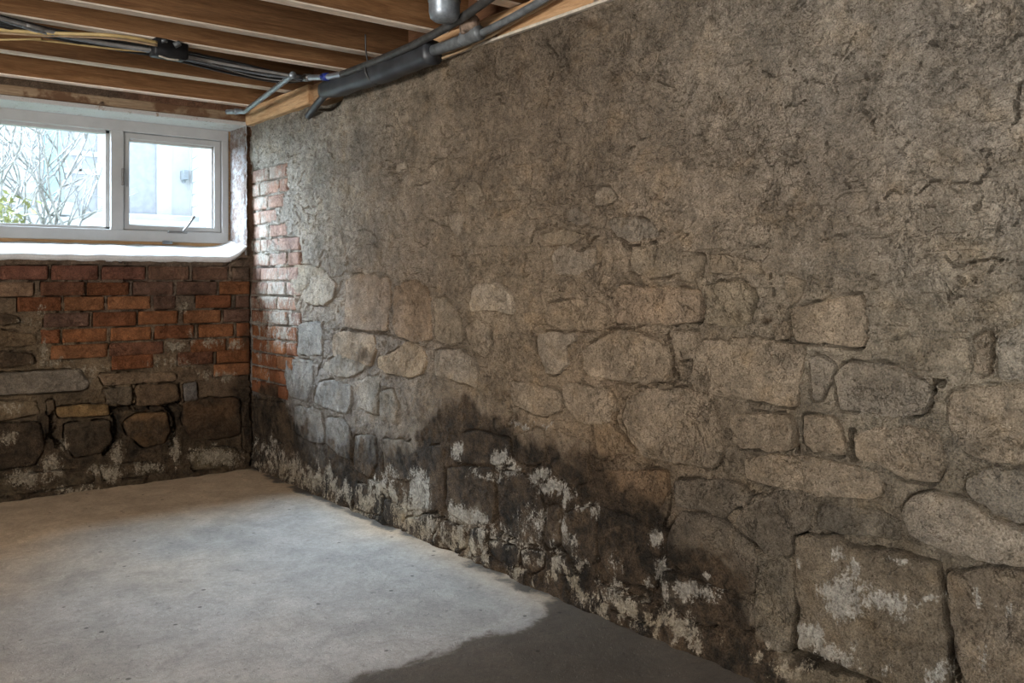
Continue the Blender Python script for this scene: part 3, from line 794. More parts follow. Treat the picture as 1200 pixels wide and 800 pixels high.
# 1. the pieces are laid out first, the bed is carved around them
wall_right = bpy.data.objects.new('wall_right', bpy.data.meshes.new('wall_right'))
C.objects.link(wall_right); wall_right['kind'] = 'structure'
wall_back = bpy.data.objects.new('wall_back', bpy.data.meshes.new('wall_back'))
C.objects.link(wall_back); wall_back['kind'] = 'structure'

for i, (pts, col, pr, ed, jt) in enumerate(STONES):
    make_piece(WR, wall_right, 'stone', [WR.chart(*p) for p in pts], col, pr * 0.45 / 1000, ed * 0.42 / 1000, jt, 2, 0.009, i, 1.7, 0.0015)
for i, (pts, col, pr, ed, jt) in enumerate(BACK_STONES):
    make_piece(WB, wall_back, 'stone', [WB.chart(*p) for p in pts], col, pr * 0.8 / 1000, ed * 0.7 / 1000, jt, 2, 0.007, 200 + i, 2.0)

def brick_col(k=1.0):
    c = random.choice([srgb(106, 68, 43), srgb(100, 62, 40), srgb(110, 73, 48), srgb(90, 60, 44), srgb(84, 62, 50)])
    j = random.uniform(0.85, 1.15) * k
    return tuple(v * j for v in c)

# bricks of the right wall beside the window
course, top = 0.0665, at_x(310, 196, XR).z
limits = [(196, 330), (212, 338), (230, 332), (246, 330), (264, 331), (284, 350), (300, 348), (318, 350), (334, 350), (350, 352), (370, 350), (386, 347), (402, 346), (418, 342), (436, 337), (452, 336), (470, 334)]
z = top; k = 0
while z > at_x(315, 458, XR).z:
    zc = z - course / 2
    pyc = CY - (zc - EYE) * FPX / 4.2
    lim = at_x(np.interp(pyc, [a for a, b in limits], [b for a, b in limits]), pyc, XR).y
    y = 4.146 - (0.0 if k % 2 else 0.105) - random.uniform(0, 0.02)
    first = True
    y1 = 4.146
    while y1 > lim + 0.05:
        ln = (0.104 if (first and k % 2) else 0.208) * random.uniform(0.95, 1.04)
        y0 = max(y1 - ln, lim - 0.02)
        if y1 - y0 > 0.05:
            g = 0.0045
            lit_mix = float(np.clip((z - 0.70) / 0.25, 0, 1)) * 0.75  # upper bricks paler: window light mixed into the tint along with lime
            bc = tuple(a * (1 - lit_mix) + b * lit_mix for a, b in zip(brick_col(1.0), srgb(118, 98, 88)))
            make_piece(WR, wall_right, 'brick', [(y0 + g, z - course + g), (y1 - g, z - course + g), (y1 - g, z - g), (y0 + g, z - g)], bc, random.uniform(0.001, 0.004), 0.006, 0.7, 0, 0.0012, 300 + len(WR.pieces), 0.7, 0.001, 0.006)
        y1 = y0; first = False
    z -= course; k += 1

# bricks of the back wall below the window
def brow(pyc, ext):
    zc = at_y(150, pyc, YB).z
    for a, b in ext:
        x0, x1 = at_y(a, pyc, YB).x, at_y(b, pyc, YB).x
        g = 0.0025
        hh = 0.0295 + random.uniform(-0.0015, 0.0015)
        dz = random.uniform(-0.0015, 0.0015)
        make_piece(WB, wall_back, 'brick', [(x0 + g, zc - hh + dz), (x1 - g, zc - hh + dz), (x1 - g, zc + hh + dz), (x0 + g, zc + hh + dz)], bcol(a, pyc), random.uniform(0.001, 0.006), 0.006, 0.9, 0, 0.0012, 400 + len(WB.pieces), 0.8, 0.001, 0.007)
def bcol(px, py):
    k = 1.0 if py > 340 else 0.85
    if py < 325: return random.choice([srgb(84, 62, 49), srgb(88, 58, 46), srgb(82, 66, 54)])
    if px < 20 and py < 350: return srgb(104, 82, 64)
    return brick_col(0.9 * k)
brow(320, [(-50, -2), (0, 57), (60, 116), (119, 171), (174, 222), (226, 267), (272, 293)])
brow(338, [(-40, 40), (47, 100), (102, 152), (156, 204), (207, 255), (257, 293)])
brow(355, [(20, 73), (75, 123), (126, 177), (180, 207), (229, 271), (276, 293)])
brow(373, [(51, 105), (109, 160), (162, 209), (215, 259), (262, 293)])
brow(391, [(47, 71), (73, 126), (129, 178), (181, 228), (233, 274), (277, 293)])
brow(409, [(59, 127), (128, 192), (223, 265), (268, 293)])
brow(424, [(130, 180), (208, 250), (254, 293)])
brow(441, [(250, 293)])

# 2. cracks
def ck(pts, w=2.0, dep=14, fac=2.2):
    c = [WR.chart(*p) for p in pts]
    mid = pts[len(pts) // 2]
    dpt = XR / ray(*mid)[0]
    thin = 0.62 if w < 3 else 1.0
    rag = []                                        # ragged course between the traced points
    for a, b in zip(c[:-1], c[1:]):
        a, b = np.array(a), np.array(b)
        k = max(1, int(np.linalg.norm(b - a) / 0.012))
        for t in range(k):
            rag.append(a + (b - a) * t / k + (np.array([random.gauss(0, 1), random.gauss(0, 1)]) * 0.0028 if t else 0))
    rag.append(np.array(c[-1]))
    return (rag, w * thin * dpt / FPX, dep * fac / 1000)
CR = [ck([(820,602),(842,607),(860,622),(885,640)], 3.5, 28), ck([(862,592),(880,592),(883,575)], 1.8, 14), ck([(884,640),(886,680)], 1.5, 10),
      ck([(700,678),(720,687),(760,705),(770,710)], 2.2, 18), ck([(929,690),(932,715),(930,740),(932,760)], 4.5, 45), ck([(932,764),(965,780),(1005,792),(1030,804)], 8, 55),
      ck([(1114,720),(1117,745),(1122,770),(1126,804)], 4.5, 45), ck([(920,627),(945,624),(985,628),(1000,640),(1040,645),(1080,653),(1104,664)], 2.4, 22),
      ck([(1027,246),(1046,223),(1075,228),(1100,212),(1150,215),(1162,180)], 1.7, 9), ck([(1187,145),(1195,100),(1210,85)], 2.2, 12), ck([(752,45),(753,78)], 1.6, 14),
      ck([(913,122),(930,124),(945,118)], 1.6, 10), ck([(1120,312),(1165,302),(1190,308),(1215,312)], 2.0, 12), ck([(736,287),(765,284),(776,270)], 2.0, 18), ck([(730,285),(736,290)], 4, 30),
      ck([(678,296),(690,283),(700,276)], 1.6, 12), ck([(612,325),(617,303),(630,270),(655,262)], 1.5, 10), ck([(712,385),(742,384),(754,377)], 1.8, 14), ck([(783,385),(786,420),(791,448),(760,452),(745,454)], 1.8, 14),
      ck([(402,384),(430,390),(457,393),(482,402),(500,408)], 1.6, 10), ck([(456,355),(454,392)], 1.3, 12), ck([(455,416),(474,405),(488,396)], 1.3, 8), ck([(377,378),(379,415),(371,440)], 2.0, 16),
      ck([(413,452),(411,482)], 2.0, 14), ck([(903,320),(902,330),(905,345)], 1.5, 14), ck([(925,355),(927,398)], 1.8, 16), ck([(1090,465),(1097,445),(1106,450)], 3.0, 20), ck([(788,430),(796,445)], 2.5, 16),
      ck([(1000,505),(1001,538),(995,520)], 3, 20), ck([(930,500),(934,530)], 3, 16), ck([(629,395),(630,415)], 1.5, 14), ck([(596,448),(595,475)], 1.4, 12), ck([(412,505),(412,545)], 1.4, 12), ck([(525,560),(524,600)], 1.4, 10),
      ck([(505,600),(520,607)], 4, 26), ck([(590,628),(600,632)], 4, 22), ck([(640,640),(650,646)], 4, 22), ck([(640,590),(641,640)], 1.5, 12), ck([(787,570),(786,590),(780,620)], 2.0, 14), ck([(1104,665),(1108,700)], 2.0, 16),
      ck([(930,625),(920,632),(922,680)], 1.8, 18)]
def rcrack(x, y, ln, w, dep, ang):
    pts = [(x, y)]
    for _ in range(max(3, int(ln / 4))):
        ang += random.gauss(0, 0.7)
        x += 4 * math.cos(ang); y += 4 * math.sin(ang)
        pts.append((x, y))
    return ck(pts, w, dep, 1.5)
for _ in range(230):
    x = random.uniform(320, 1230); y = random.uniform(-40, 340) if random.random() < 0.82 else random.uniform(340, 640)
    tops = 145 - 0.345 * (x - 300)
    if y < tops + 12: continue
    CR.append(rcrack(x, y, random.choice([8, 14, 14, 22, 30, 45]), random.uniform(0.9, 1.7), random.uniform(5, 13), random.choice([-0.4, -0.6, 0.1, 1.5, 2.6, -0.2])))

# 3. the bed of parging
cols = lin(-1.85, 0.40, 0.03)
y = 0.40
while y < 4.165:
    cols.append(y); y += 0.0033 + 0.00085 * max(0, y - 0.5)
cols = np.array(cols + [4.17])
rows = np.array(lin(-0.02, 0.0, 0.02) + lin(0.0, 1.655, 0.0036) + [1.655])
S, Zg = np.meshgrid(cols, rows, indexing='ij')
s, z = S.ravel(), Zg.ravel()
px, py, dk, sa, fade = right_fields(s, z)
upper = sstep(520, 300, py + 0.06 * (700 - px))            # thick rough coat above, worn off below
h = right_low(s, z)
h += (0.0045 + 0.0030 * upper) * fbm(s, z, 0.075, 6, 9, 0.6)
h += 0.0034 * fbm(s, z, 0.022, 3, 13, 0.75)
w1 = fbm(s * 0.75 + 0.05 * fbm(s, z, 0.1, 2, 90), z * 1.25, 0.30, 5, 15, 0.55) * 3.4
fl = np.floor(w1)
h += (0.0045 + 0.005 * upper) * (fl + sstep(0.93, 1.0, w1 - fl)) * 0.6
h += 0.004 * upper - 0.002
rid = 1 - np.abs(fbm(s, z * 1.1, 0.11, 4, 71)) * 2.2
h -= 0.007 * np.clip(rid - 0.92, 0, 1) / 0.08 * (0.3 + 0.7 * upper) * sstep(-0.1, 0.5, fbm(s, z, 0.3, 2, 73))
h += 0.018 * sstep(0.10, 0.0, z) * (0.6 + 0.8 * fbm(s, z, 0.10, 3, 31))
P2 = np.stack([s, z], 1)
carve(P2, h, WR.pieces, CR, 100)
nq = 1 - ((s - 3.33) / 0.15) ** 2                      # broken-out pocket under the plate where the hose drops in
h -= 0.05 * sstep(0.0, 0.008, z - (1.636 - 0.045 * nq)) * (nq > 0)
PR = WR.to3(s, z, h)
o = grid_mesh('wall_right_bed', PR, grid_faces(len(cols), len(rows), True), MASON, False)
tint = right_tint(px, py)
patch = 1 + 0.20 * fbm(s, z, 0.22, 5, 44, 0.6) + 0.12 * fbm(s, z, 0.05, 3, 45)
tint = tint * patch[:, None]
# the mortar bed around the bricks is a paler lime
nb = splats(px, py, [(320, 300, 30, 130, 0.5)])
tint = tint * (1 - nb[:, None]) + np.array(srgb(120, 112, 104)) * nb[:, None]
set_attr(o.data, tint, np.stack([dk, sa, fade], 1))
wall_right.data = o.data
bpy.data.objects.remove(o)

# ------------------------------------------------------------------ wall_back
XW0, XW1, ZW0, ZW1 = 0.30, 1.639, 1.005, 1.64        # window opening
def sill_rise(x):
    return 0.055 * np.clip((x - 1.535) / 0.105, 0, 1) ** 2
cols = np.array(lin(-2.62, 0.50, 0.04) + lin(0.50, 1.70, 0.0048) + [1.70])
rows = np.array(lin(-0.02, 0.0, 0.02) + lin(0.0, 1.10, 0.0045) + lin(1.10, 1.73, 0.012) + [1.73])
S, Zg = np.meshgrid(cols, rows, indexing='ij')
s, z = S.ravel(), Zg.ravel()
px, py, dk, sa, fade = back_fields(s, z)
h = back_low(s, z) + 0.0045 * fbm(s, z, 0.07, 5, 19) + 0.0022 * fbm(s, z, 0.022, 3, 23)
h += 0.010 * sstep(0.5, 0.3, z) * fbm(s, z, 0.12, 3, 29)
h += 0.03 * sstep(0.12, 0.0, z) * (0.6 + 0.7 * fbm(s, z, 0.12, 3, 37))
h -= 0.003 * sstep(0.5, 0.6, z)
def cb(pts, w=2.0, dep=14):
    return ([np.array(WB.chart(*p)) for p in pts], w * 4.0 / FPX, dep * 2.2 / 1000)
CB = [cb([(125,480),(150,476),(205,474),(212,468)], 3, 24), cb([(133,488),(134,515),(122,532)], 3.5, 26), cb([(200,480),(206,500),(200,520)], 4, 28), cb([(58,485),(60,510),(72,520)], 4, 24),
      cb([(0,341),(8,342),(20,336)], 1.6, 14), cb([(8,342),(8,347)], 1.6, 14), cb([(210,450),(212,475)], 2, 16), cb([(155,452),(156,477)], 1.5, 12), cb([(293,330),(294,545)], 2.5, 18),
      cb([(125,306),(137,304),(150,310)], 1.2, 8), cb([(267,310),(276,304),(290,303)], 1.2, 10), cb([(195,306),(206,303)], 1.2, 8)]
carve(np.stack([s, z], 1), h, WB.pieces, CB, 140)
PBk = WB.to3(s, z, h)
Q = grid_faces(len(cols), len(rows), False)
cx = s[Q].mean(1); cz = z[Q].mean(1)
hole = (cx > XW0) & (cx < XW1) & (cz > ZW0 - 0.004 + sill_rise(cx)) & (cz < ZW1)
o = grid_mesh('wall_back_bed', PBk, Q[~hole], MASON, False)
tint = 0.85 * rbf(px, py, B_TINT, 38.0) * (1 + 0.25 * fbm(s, z, 0.12, 4, 47))[:, None]
set_attr(o.data, tint, np.stack([dk, sa, fade], 1))
wall_back.data = o.data
bpy.data.objects.remove(o)

# ------------------------------------------------------------------ floor
cols = np.array(lin(-2.62, -0.6, 0.05) + lin(-0.6, 1.72, 0.012) + [1.72])
rows = np.array(lin(-1.86, 0.6, 0.05) + lin(0.6, 4.18, 0.014) + [4.18])
Xg, Yg = np.meshgrid(cols, rows, indexing='ij')
x, y = Xg.ravel(), Yg.ravel()
hz = 0.004 * fbm(x, y, 0.9, 3, 51) + 0.0022 * fbm(x, y, 0.16, 4, 53) + 0.0009 * fbm(x, y, 0.04, 3, 57)
px, py = plan(x, y, np.zeros_like(x))
# damp apron along the foot of the right wall
edge_px = [(330, 812), (420, 792), (500, 772), (560, 748), (620, 735), (645, 712), (640, 692), (612, 678), (606, 668)]
ex = [at_z(a, b, 0.0) for a, b in edge_px]
damp_poly = np.array([(p.x, p.y) for p in ex] + [(1.72, 2.16), (1.72, -1.86), (0.2, -1.86), (0.4, 0.6)])
PP = np.stack([x, y], 1)
ins = inside(PP, damp_poly)
dd = np.full(len(PP), 9.0)
for a, b in zip(damp_poly, np.roll(damp_poly, -1, 0)): dd = np.minimum(dd, seg_dist(PP, a, b))
damp = np.clip(0.5 + np.where(ins, dd, -dd) / 0.16, 0, 1)
rim = np.exp(-((XR - x) / 0.075) ** 2) * 0.85
damp = np.maximum(damp, rim * (0.7 + 0.5 * fbm(x, y, 0.2, 3, 66)))
dusty = sstep(1.0, 0.35, YB - y + 0.25 * fbm(x, y, 0.5, 3, 69)) * 0.95 + 0.35 * sstep(0.0, 0.9, fbm(x, y, 0.8, 3, 68)) + 0.55 * splats(px, py, [(-20, 630, 130, 50, 1.5)]) + 0.8 * np.exp(-((XR - x) / 0.10) ** 2)
floor = grid_mesh('floor', np.stack([x, y, hz], 1), grid_faces(len(cols), len(rows), False), CONC)
set_attr(floor.data, np.ones((len(x), 3)), np.stack([damp, np.clip(dusty, 0, 1), np.zeros_like(x)], 1))
floor['kind'] = 'structure'

# ------------------------------------------------------------------ walls behind the camera
mb = MB()
for a in ((-2.85, -2.6, -2.0, 0.2, 0, 1.95), (-2.85, -2.6, 1.8, 4.4, 0, 1.95), (-2.85, -2.6, 0.2, 1.8, 0, 0.97), (-2.85, -2.6, 0.2, 1.8, 1.58, 1.95)): mb.box(*a)
tag(mb.build('wall_left', PARGE2), kind='structure')
mb = MB()
for a in ((-2.6, -1.25, -2.0, -1.8, 0, 1.95), (-0.15, 1.9, -2.0, -1.8, 0, 1.95), (-1.25, -0.15, -2.0, -1.8, 1.66, 1.95)): mb.box(*a)
tag(mb.build('wall_rear', PARGE2), kind='structure')  # doorway gap added for the rear fill lamp
w2 = box('fill_window', FRAME, -2.82, -2.76, 0.2, 1.8, 0.97, 1.02); tag(w2, kind='structure')  # unseen window, added to hold the side fill lamp
box('frame', FRAME, -2.82, -2.76, 0.2, 1.8, 1.54, 1.58, w2); box('frame', FRAME, -2.82, -2.76, 0.2, 0.25, 1.02, 1.54, w2); box('frame', FRAME, -2.82, -2.76, 1.75, 1.8, 1.02, 1.54, w2)
box('mullion', FRAME, -2.82, -2.76, 0.97, 1.03, 1.02, 1.54, w2)
box('pane', GLASS, -2.792, -2.788, 0.25, 0.97, 1.02, 1.54, w2, 0); box('pane', GLASS, -2.792, -2.788, 1.03, 1.75, 1.02, 1.54, w2, 0)

# ------------------------------------------------------------------ ceiling: subfloor, planks, joists
JZ = 1.725
ceiling = box('ceiling', PLANK, -2.85, 1.95, -2.0, 4.50, 1.952, 1.99, None, 0)
tag(ceiling, kind='structure')
xx = -2.85
while xx < 1.9:
    box('plank', PLANK, xx + 0.002, min(xx + 0.138, 1.95), -2.0, 4.46, 1.925 + random.uniform(-0.002, 0.002), 1.953, ceiling, 0.002)
    xx += 0.14
def joist(y0, th=0.05, dz=0.0):
    nseg = 24
    mb = MB(); xs = np.linspace(-2.84, 1.78, nseg)
    v, f = [], []
    ph = random.uniform(0, 9)
    for i, xv in enumerate(xs):
        wv = 0.002 * math.sin(xv * 1.3 + ph); zv = 0.0025 * math.sin(xv * 0.9 + ph * 2) + dz
        c = 0.004
        for yy, zz in ((c, 0), (th - c, 0), (th, c), (th, 0.2), (0, 0.2), (0, c)):
            v.append((xv, y0 + yy + wv, JZ + zz + (zv if zz < 0.1 else 0)))
    for i in range(nseg - 1):
        for q in range(6):
            q2 = (q + 1) % 6
            f.append((i * 6 + q, (i + 1) * 6 + q, (i + 1) * 6 + q2, i * 6 + q2))
    f.append((0, 1, 2, 3, 4, 5)); f.append(tuple(reversed([(nseg - 1) * 6 + q for q in range(6)])))
    mb.add(v, f)
    o = mb.build('joist', JOIST, ceiling)
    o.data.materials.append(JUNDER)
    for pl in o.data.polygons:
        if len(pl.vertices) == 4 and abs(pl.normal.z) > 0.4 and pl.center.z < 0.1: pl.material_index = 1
    return o
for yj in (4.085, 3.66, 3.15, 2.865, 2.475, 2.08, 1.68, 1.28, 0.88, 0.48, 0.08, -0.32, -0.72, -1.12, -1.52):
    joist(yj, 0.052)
# sill plate on the right wall, rim boards
p = box('trim_1', PLATE, 1.640, 1.80, 3.47, 4.16, 1.638, 1.722, None, 0.006); tag(p, kind='structure')
p = box('trim_2', PLATE, 1.662, 1.80, -1.85, 3.465, 1.638, 1.722, None, 0.004); tag(p, kind='structure')
p = box('trim_3', BATTEN, 1.648, 1.664, 0.2, 2.86, 1.634, 1.643, None, 0.002); tag(p, kind='structure')
p = box('trim_4', PLANK, 1.76, 1.80, -2.0, 4.46, 1.70, 1.953, None, 0.002); tag(p, kind='structure')
p = box('trim_5', LINTEL, -2.6, 1.70, 4.148, 4.50, 1.657, 1.70, None, 0.006); tag(p, kind='structure')
p = box('trim_6', HEADM, -2.6, 1.70, 4.143, 4.50, 1.636, 1.656, None, 0.004); tag(p, kind='structure')
# rough packing between the lintel and the floor above
mb = MB(); xs = np.linspace(-2.6, 1.76, 160); zs = np.linspace(1.69, 1.95, 14)
A, B = np.meshgrid(xs, zs, indexing='ij'); A = A.ravel(); B = B.ravel()
yy = 4.20 - 0.018 * fbm(A, B, 0.09, 4, 77)
o = grid_mesh('trim_7', np.stack([A, yy, B], 1), grid_faces(160, 14, False), MASON)
set_attr(o.data, np.tile(srgb(88, 62, 46), (len(A), 1)) * (1 + 0.3 * fbm(A, B, 0.07, 3, 78))[:, None], np.stack([np.clip(0.35 * fbm(A, B, 0.15, 3, 79) + 0.2, 0, 1), np.zeros_like(A), np.zeros_like(A)], 1))
tag(o, kind='structure')

# ------------------------------------------------------------------ the window, its sill and reveal
YF = 4.34
win = box('window_1', FRAME, 0.32, 1.630, YF, YF + 0.08, 1.585, 1.655, None, 0.004)      # head rail carries the rest
tag(win, kind='structure')
def wpart(name, mat, *a, parent=win, bevel=0.003): return box(name, mat, *a, parent=parent, bevel=bevel)
wpart('bottom_rail', FRAME, 0.32, 1.630, YF, YF + 0.08, 1.080, 1.132)
wpart('jamb', FRAME, 1.598, 1.630, YF, YF + 0.08, 1.13, 1.587)
wpart('jamb', FRAME, 0.32, 0.36, YF, YF + 0.08, 1.13, 1.587)
wpart('mullion', FRAME, 1.082, 1.138, YF, YF + 0.08, 1.13, 1.587)
bead = MB()
for a in ((0.36, 1.083, YF + 0.022, YF + 0.062, 1.570, 1.588), (0.36, 1.083, YF + 0.022, YF + 0.062, 1.130, 1.146), (1.064, 1.083, YF + 0.022, YF + 0.062, 1.13, 1.588), (0.36, 0.378, YF + 0.022, YF + 0.062, 1.13, 1.588)): bead.box(*a)
bead.build('glazing_bead', FRAME, win, 0.002)
wpart('pane', GLASS, 0.36, 1.08, YF + 0.048, YF + 0.052, 1.135, 1.585, bevel=0)
sash = MB()
for a in ((1.141, 1.595, YF + 0.012, YF + 0.055, 1.556, 1.583), (1.141, 1.595, YF + 0.012, YF + 0.055, 1.134, 1.156), (1.141, 1.166, YF + 0.012, YF + 0.055, 1.15, 1.56), (1.562, 1.595, YF + 0.012, YF + 0.055, 1.15, 1.56)): sash.box(*a)
sash_o = sash.build('sash', FRAME, win, 0.003)
sb = MB()
for a in ((1.160, 1.568, YF + 0.024, YF + 0.05, 1.545, 1.560), (1.160, 1.568, YF + 0.024, YF + 0.05, 1.152, 1.160), (1.553, 1.566, YF + 0.024, YF + 0.05, 1.15, 1.56)): sb.box(*a)
sb.build('glazing_bead', FRAME, sash_o, 0.002)
box('pane', GLASS, 1.16, 1.57, YF + 0.038, YF + 0.042, 1.15, 1.56, sash_o, 0)
# crank operator and latch
cr = MB().box(1.335, 1.425, YF - 0.012, YF + 0.014, 1.1225, 1.1330).build('crank_operator', BRONZE, win, 0.002)
a0 = Vector((1.405, YF - 0.012, 1.134)); a1 = Vector((1.445, YF - 0.03, 1.195))
tube('crank_handle', [a0, (a0 + a1) / 2 + Vector((0, -0.006, 0)), a1], 0.0052, BRONZE, cr, 8)
tube('crank_knob', [a1, a1 + Vector((0.004, -0.004, 0.012))], 0.0075, BRONZE, cr, 8, False)
wpart('latch', BRONZE, 1.128, 1.142, YF - 0.010, YF + 0.012, 1.335, 1.415)
lb = MB().box(1.310, 1.352, YF - 0.022, YF + 0.002, 1.070, 1.086).build('bracket', GALV, win, 0.002)
# raw timber packing below and beside the frame
p = box('trim_8', RAWWOOD, 0.32, 1.637, YF + 0.012, YF + 0.09, 1.058, 1.082, None, 0.002); tag(p, kind='structure')
p = box('trim_9', RAWWOOD, 1.628, 1.648, YF + 0.006, YF + 0.09, 1.06, 1.655, None, 0.002); tag(p, kind='structure')

def sill_mesh():
    xs = np.linspace(0.30, 1.642, 150)
    prof = [(4.168, 0.978), (4.150, 0.985), (4.140, 0.995), (4.139, 1.004), (4.147, 1.011), (4.165, 1.018), (4.20, 1.030), (4.25, 1.044), (4.30, 1.056), (4.345, 1.066), (4.42, 1.070)]
    Pp = []
    for xv in xs:
        r = float(sill_rise(np.array(xv)))
        for k, (yy, zz) in enumerate(prof):
            n = 0.0035 * float(fbm(np.array(xv), np.array(yy), 0.08, 3, 91))
            Pp.append((xv, yy + n * (k < 6), zz + r * (1 if k < 7 else 0.6) + n))
    return np.array(Pp), grid_faces(len(xs), len(prof), True), len(prof)
Ps, Qs, npf = sill_mesh()
o = grid_mesh('trim_10', Ps, Qs, SILLM); tag(o, kind='structure')
# fix facing so that the sill's normal points up
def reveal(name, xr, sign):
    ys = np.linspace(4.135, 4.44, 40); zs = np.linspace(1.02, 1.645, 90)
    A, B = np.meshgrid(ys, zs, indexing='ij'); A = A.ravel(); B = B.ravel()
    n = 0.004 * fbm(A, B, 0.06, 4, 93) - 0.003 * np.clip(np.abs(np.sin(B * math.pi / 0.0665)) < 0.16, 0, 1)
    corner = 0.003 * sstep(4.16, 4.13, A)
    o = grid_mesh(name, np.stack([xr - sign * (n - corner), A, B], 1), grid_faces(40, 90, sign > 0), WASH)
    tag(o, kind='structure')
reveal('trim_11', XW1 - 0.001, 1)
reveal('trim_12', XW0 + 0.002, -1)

# ------------------------------------------------------------------ pipes and cables under the ceiling
G_PIPE = 'pipes along the top of the stone wall'
# rubber sleeved drain pipe
sl = empty('sleeved_pipe', at_x(445, 95, 1.60))
tag(sl, 'thick black rubber sleeved pipe slung along the top of the stone wall', 'pipe')
A0, A1 = at_x(379, 106, 1.598), at_x(508, 61, 1.598)
prof = [(math.copysign(abs(math.cos(a)) ** 0.7, math.cos(a)) * 0.92, math.copysign(abs(math.sin(a)) ** 0.7, math.sin(a)) * 1.05) for a in np.linspace(0, 2 * math.pi, 20, endpoint=False)]
pts = [A0.lerp(A1, t) + Vector((0, 0, -0.006 * math.sin(t * math.pi))) for t in np.linspace(0, 1, 30)]
rad = [0.0365 * (1 + 0.05 * math.sin(t * 13) + 0.03 * math.sin(t * 31 + 1)) * (0.72 + 0.28 * min(1, t / 0.12)) for t in np.linspace(0, 1, 30)]
tube('sleeve', pts, rad, RUBBER, sl, smooth_path=False, prof=prof)
tube('hose_tail', [at_x(382, 110, 1.600), at_x(374, 119, 1.612), at_x(367, 128, 1.632), at_x(361, 136, 1.648)], [0.014] * 25, RUBBER, sl, 10)
tube('inner_pipe', [at_x(500, 62, 1.60), at_x(530, 52, 1.60), at_x(556, 42, 1.603)], 0.0185, GREYPIPE, sl, 14, False)
for q in (449,):
    c = A0.lerp(A1, 0.52)
    ring = [c + Vector((0.041 * math.cos(t), 0.012 * math.sin(t), 0.043 * math.sin(t))) for t in np.linspace(0, 2 * math.pi, 20)]
    tube('strap', ring, 0.0042, IRON, sl, 6, False)
    tube('hanger_wire', [c + Vector((-0.03, 0, 0.03)), c + Vector((-0.035, 0.005, 0.07)), c + Vector((-0.04, 0.0, 0.13))], 0.0028, IRON, sl, 6)
# corroded fitting at the end of the sleeve pipe
ft = empty('pipe_fitting', at_x(551, 44, 1.60)); tag(ft, 'lumpy corroded iron fitting joining the grey pipe beside the joists', 'pipe fitting')
c0, c1 = at_x(543, 46, 1.60), at_x(563, 38, 1.605)
tube('elbow', [c0, c0.lerp(c1, 0.5), c1], 0.0225, GREYPIPE, ft, 14)
up0 = at_x(552, 40, 1.60)
zs = [up0 + Vector((0, 0.012 * t, 0.055 * t)) for t in np.linspace(0, 1, 9)]
o = tube('corroded_collar', zs, [0.024, 0.030, 0.033, 0.031, 0.034, 0.030, 0.033, 0.029, 0.022], RUST, ft, 16, False)
for v in o.data.vertices:
    v.co += v.co.normalized() * 0.006 * float(perlin(np.array(v.co.x * 70 + v.co.z * 50), np.array(v.co.y * 70 + 3), 5))
# black pipe above the sleeve
o = tube('black_pipe', [at_x(401, 87, 1.566), at_x(415, 82, 1.566), at_x(445, 70, 1.565), at_x(480, 55, 1.562), at_x(505, 42, 1.56), at_x(535, 25, 1.555), at_x(560, 8, 1.552), at_x(590, -14, 1.55), at_x(640, -55, 1.55)], 0.0135, IRON, n=14)
tag(o, 'slim black iron pipe running above the rubber sleeve', 'pipe')
# silver pipe with blue tape
sv = empty('silver_pipe', at_x(385, 91, 1.56)); tag(sv, 'short silver pipe wrapped with blue tape where cables enter', 'pipe')
q = [at_x(361, 91, 1.545), at_x(384, 90, 1.555), at_x(402, 86.5, 1.566), at_x(408, 84.5, 1.566)]
tube('pipe_body', q, 0.0115, SILVER, sv, 12)
tube('tape_band', [at_x(378.5, 90.3, 1.553), at_x(384.5, 90, 1.556)], 0.0150, BLUET, sv, 14, False)
tube('collar', [at_x(357, 91.3, 1.543), at_x(363, 91, 1.546)], 0.0150, BRONZE, sv, 12, False)
# grey pipe carrying on past the fitting
o = tube('grey_pipe', [at_x(560, 41, 1.612), at_x(590, 26, 1.615), at_x(640, -2, 1.615), at_x(720, -52, 1.615)], 0.0115, GREYPIPE, n=12)
tag(o, 'straight grey pipe leaving the corroded fitting along the timber plate', 'pipe')
# metal duct end between the joists
du = empty('metal_duct', (1.50, 2.235, 1.675)); tag(du, 'shiny round metal duct end hanging between two joists', 'duct')
pr = [(0.0, 0.018), (0.003, 0.032), (0.012, 0.043), (0.028, 0.047), (0.10, 0.047), (0.105, 0.050), (0.115, 0.050), (0.12, 0.047), (0.25, 0.047)]
tube('duct_body', [Vector((1.50, 2.235, 1.675 + a)) for a, b in pr], [b for a, b in pr], GALV, du, 24, False)
tube('duct_band', [Vector((1.50, 2.235, 1.735)), Vector((1.50, 2.235, 1.747))], 0.0495, GREYPIPE, du, 24, False)
# galvanised conduit from the lintel to the cable bundle
cd = empty('conduit', at_y(268, 132, 4.10)); tag(cd, 'bent galvanised conduit slanting from above the window to the cables', 'conduit')
e0, e1, e2 = at_y(266, 131, 4.10), at_y(287, 130.5, 3.99), at_z(343, 88, 1.690)
e15 = e1.lerp(e2, 0.10); e08 = e0.lerp(e1, 0.75)
tube('conduit_body', [e0, e08, e1, e15, e1.lerp(e2, 0.5), e2], 0.0115, GALV, cd, 12)
tube('coupling', [e0.lerp(e1, 0.45), e0.lerp(e1, 0.62)], 0.0140, GALV, cd, 12, False)
tube('conduit_mouth', [e1.lerp(e2, 0.985), e1.lerp(e2, 1.005)], 0.0140, GALV, cd, 12, False)
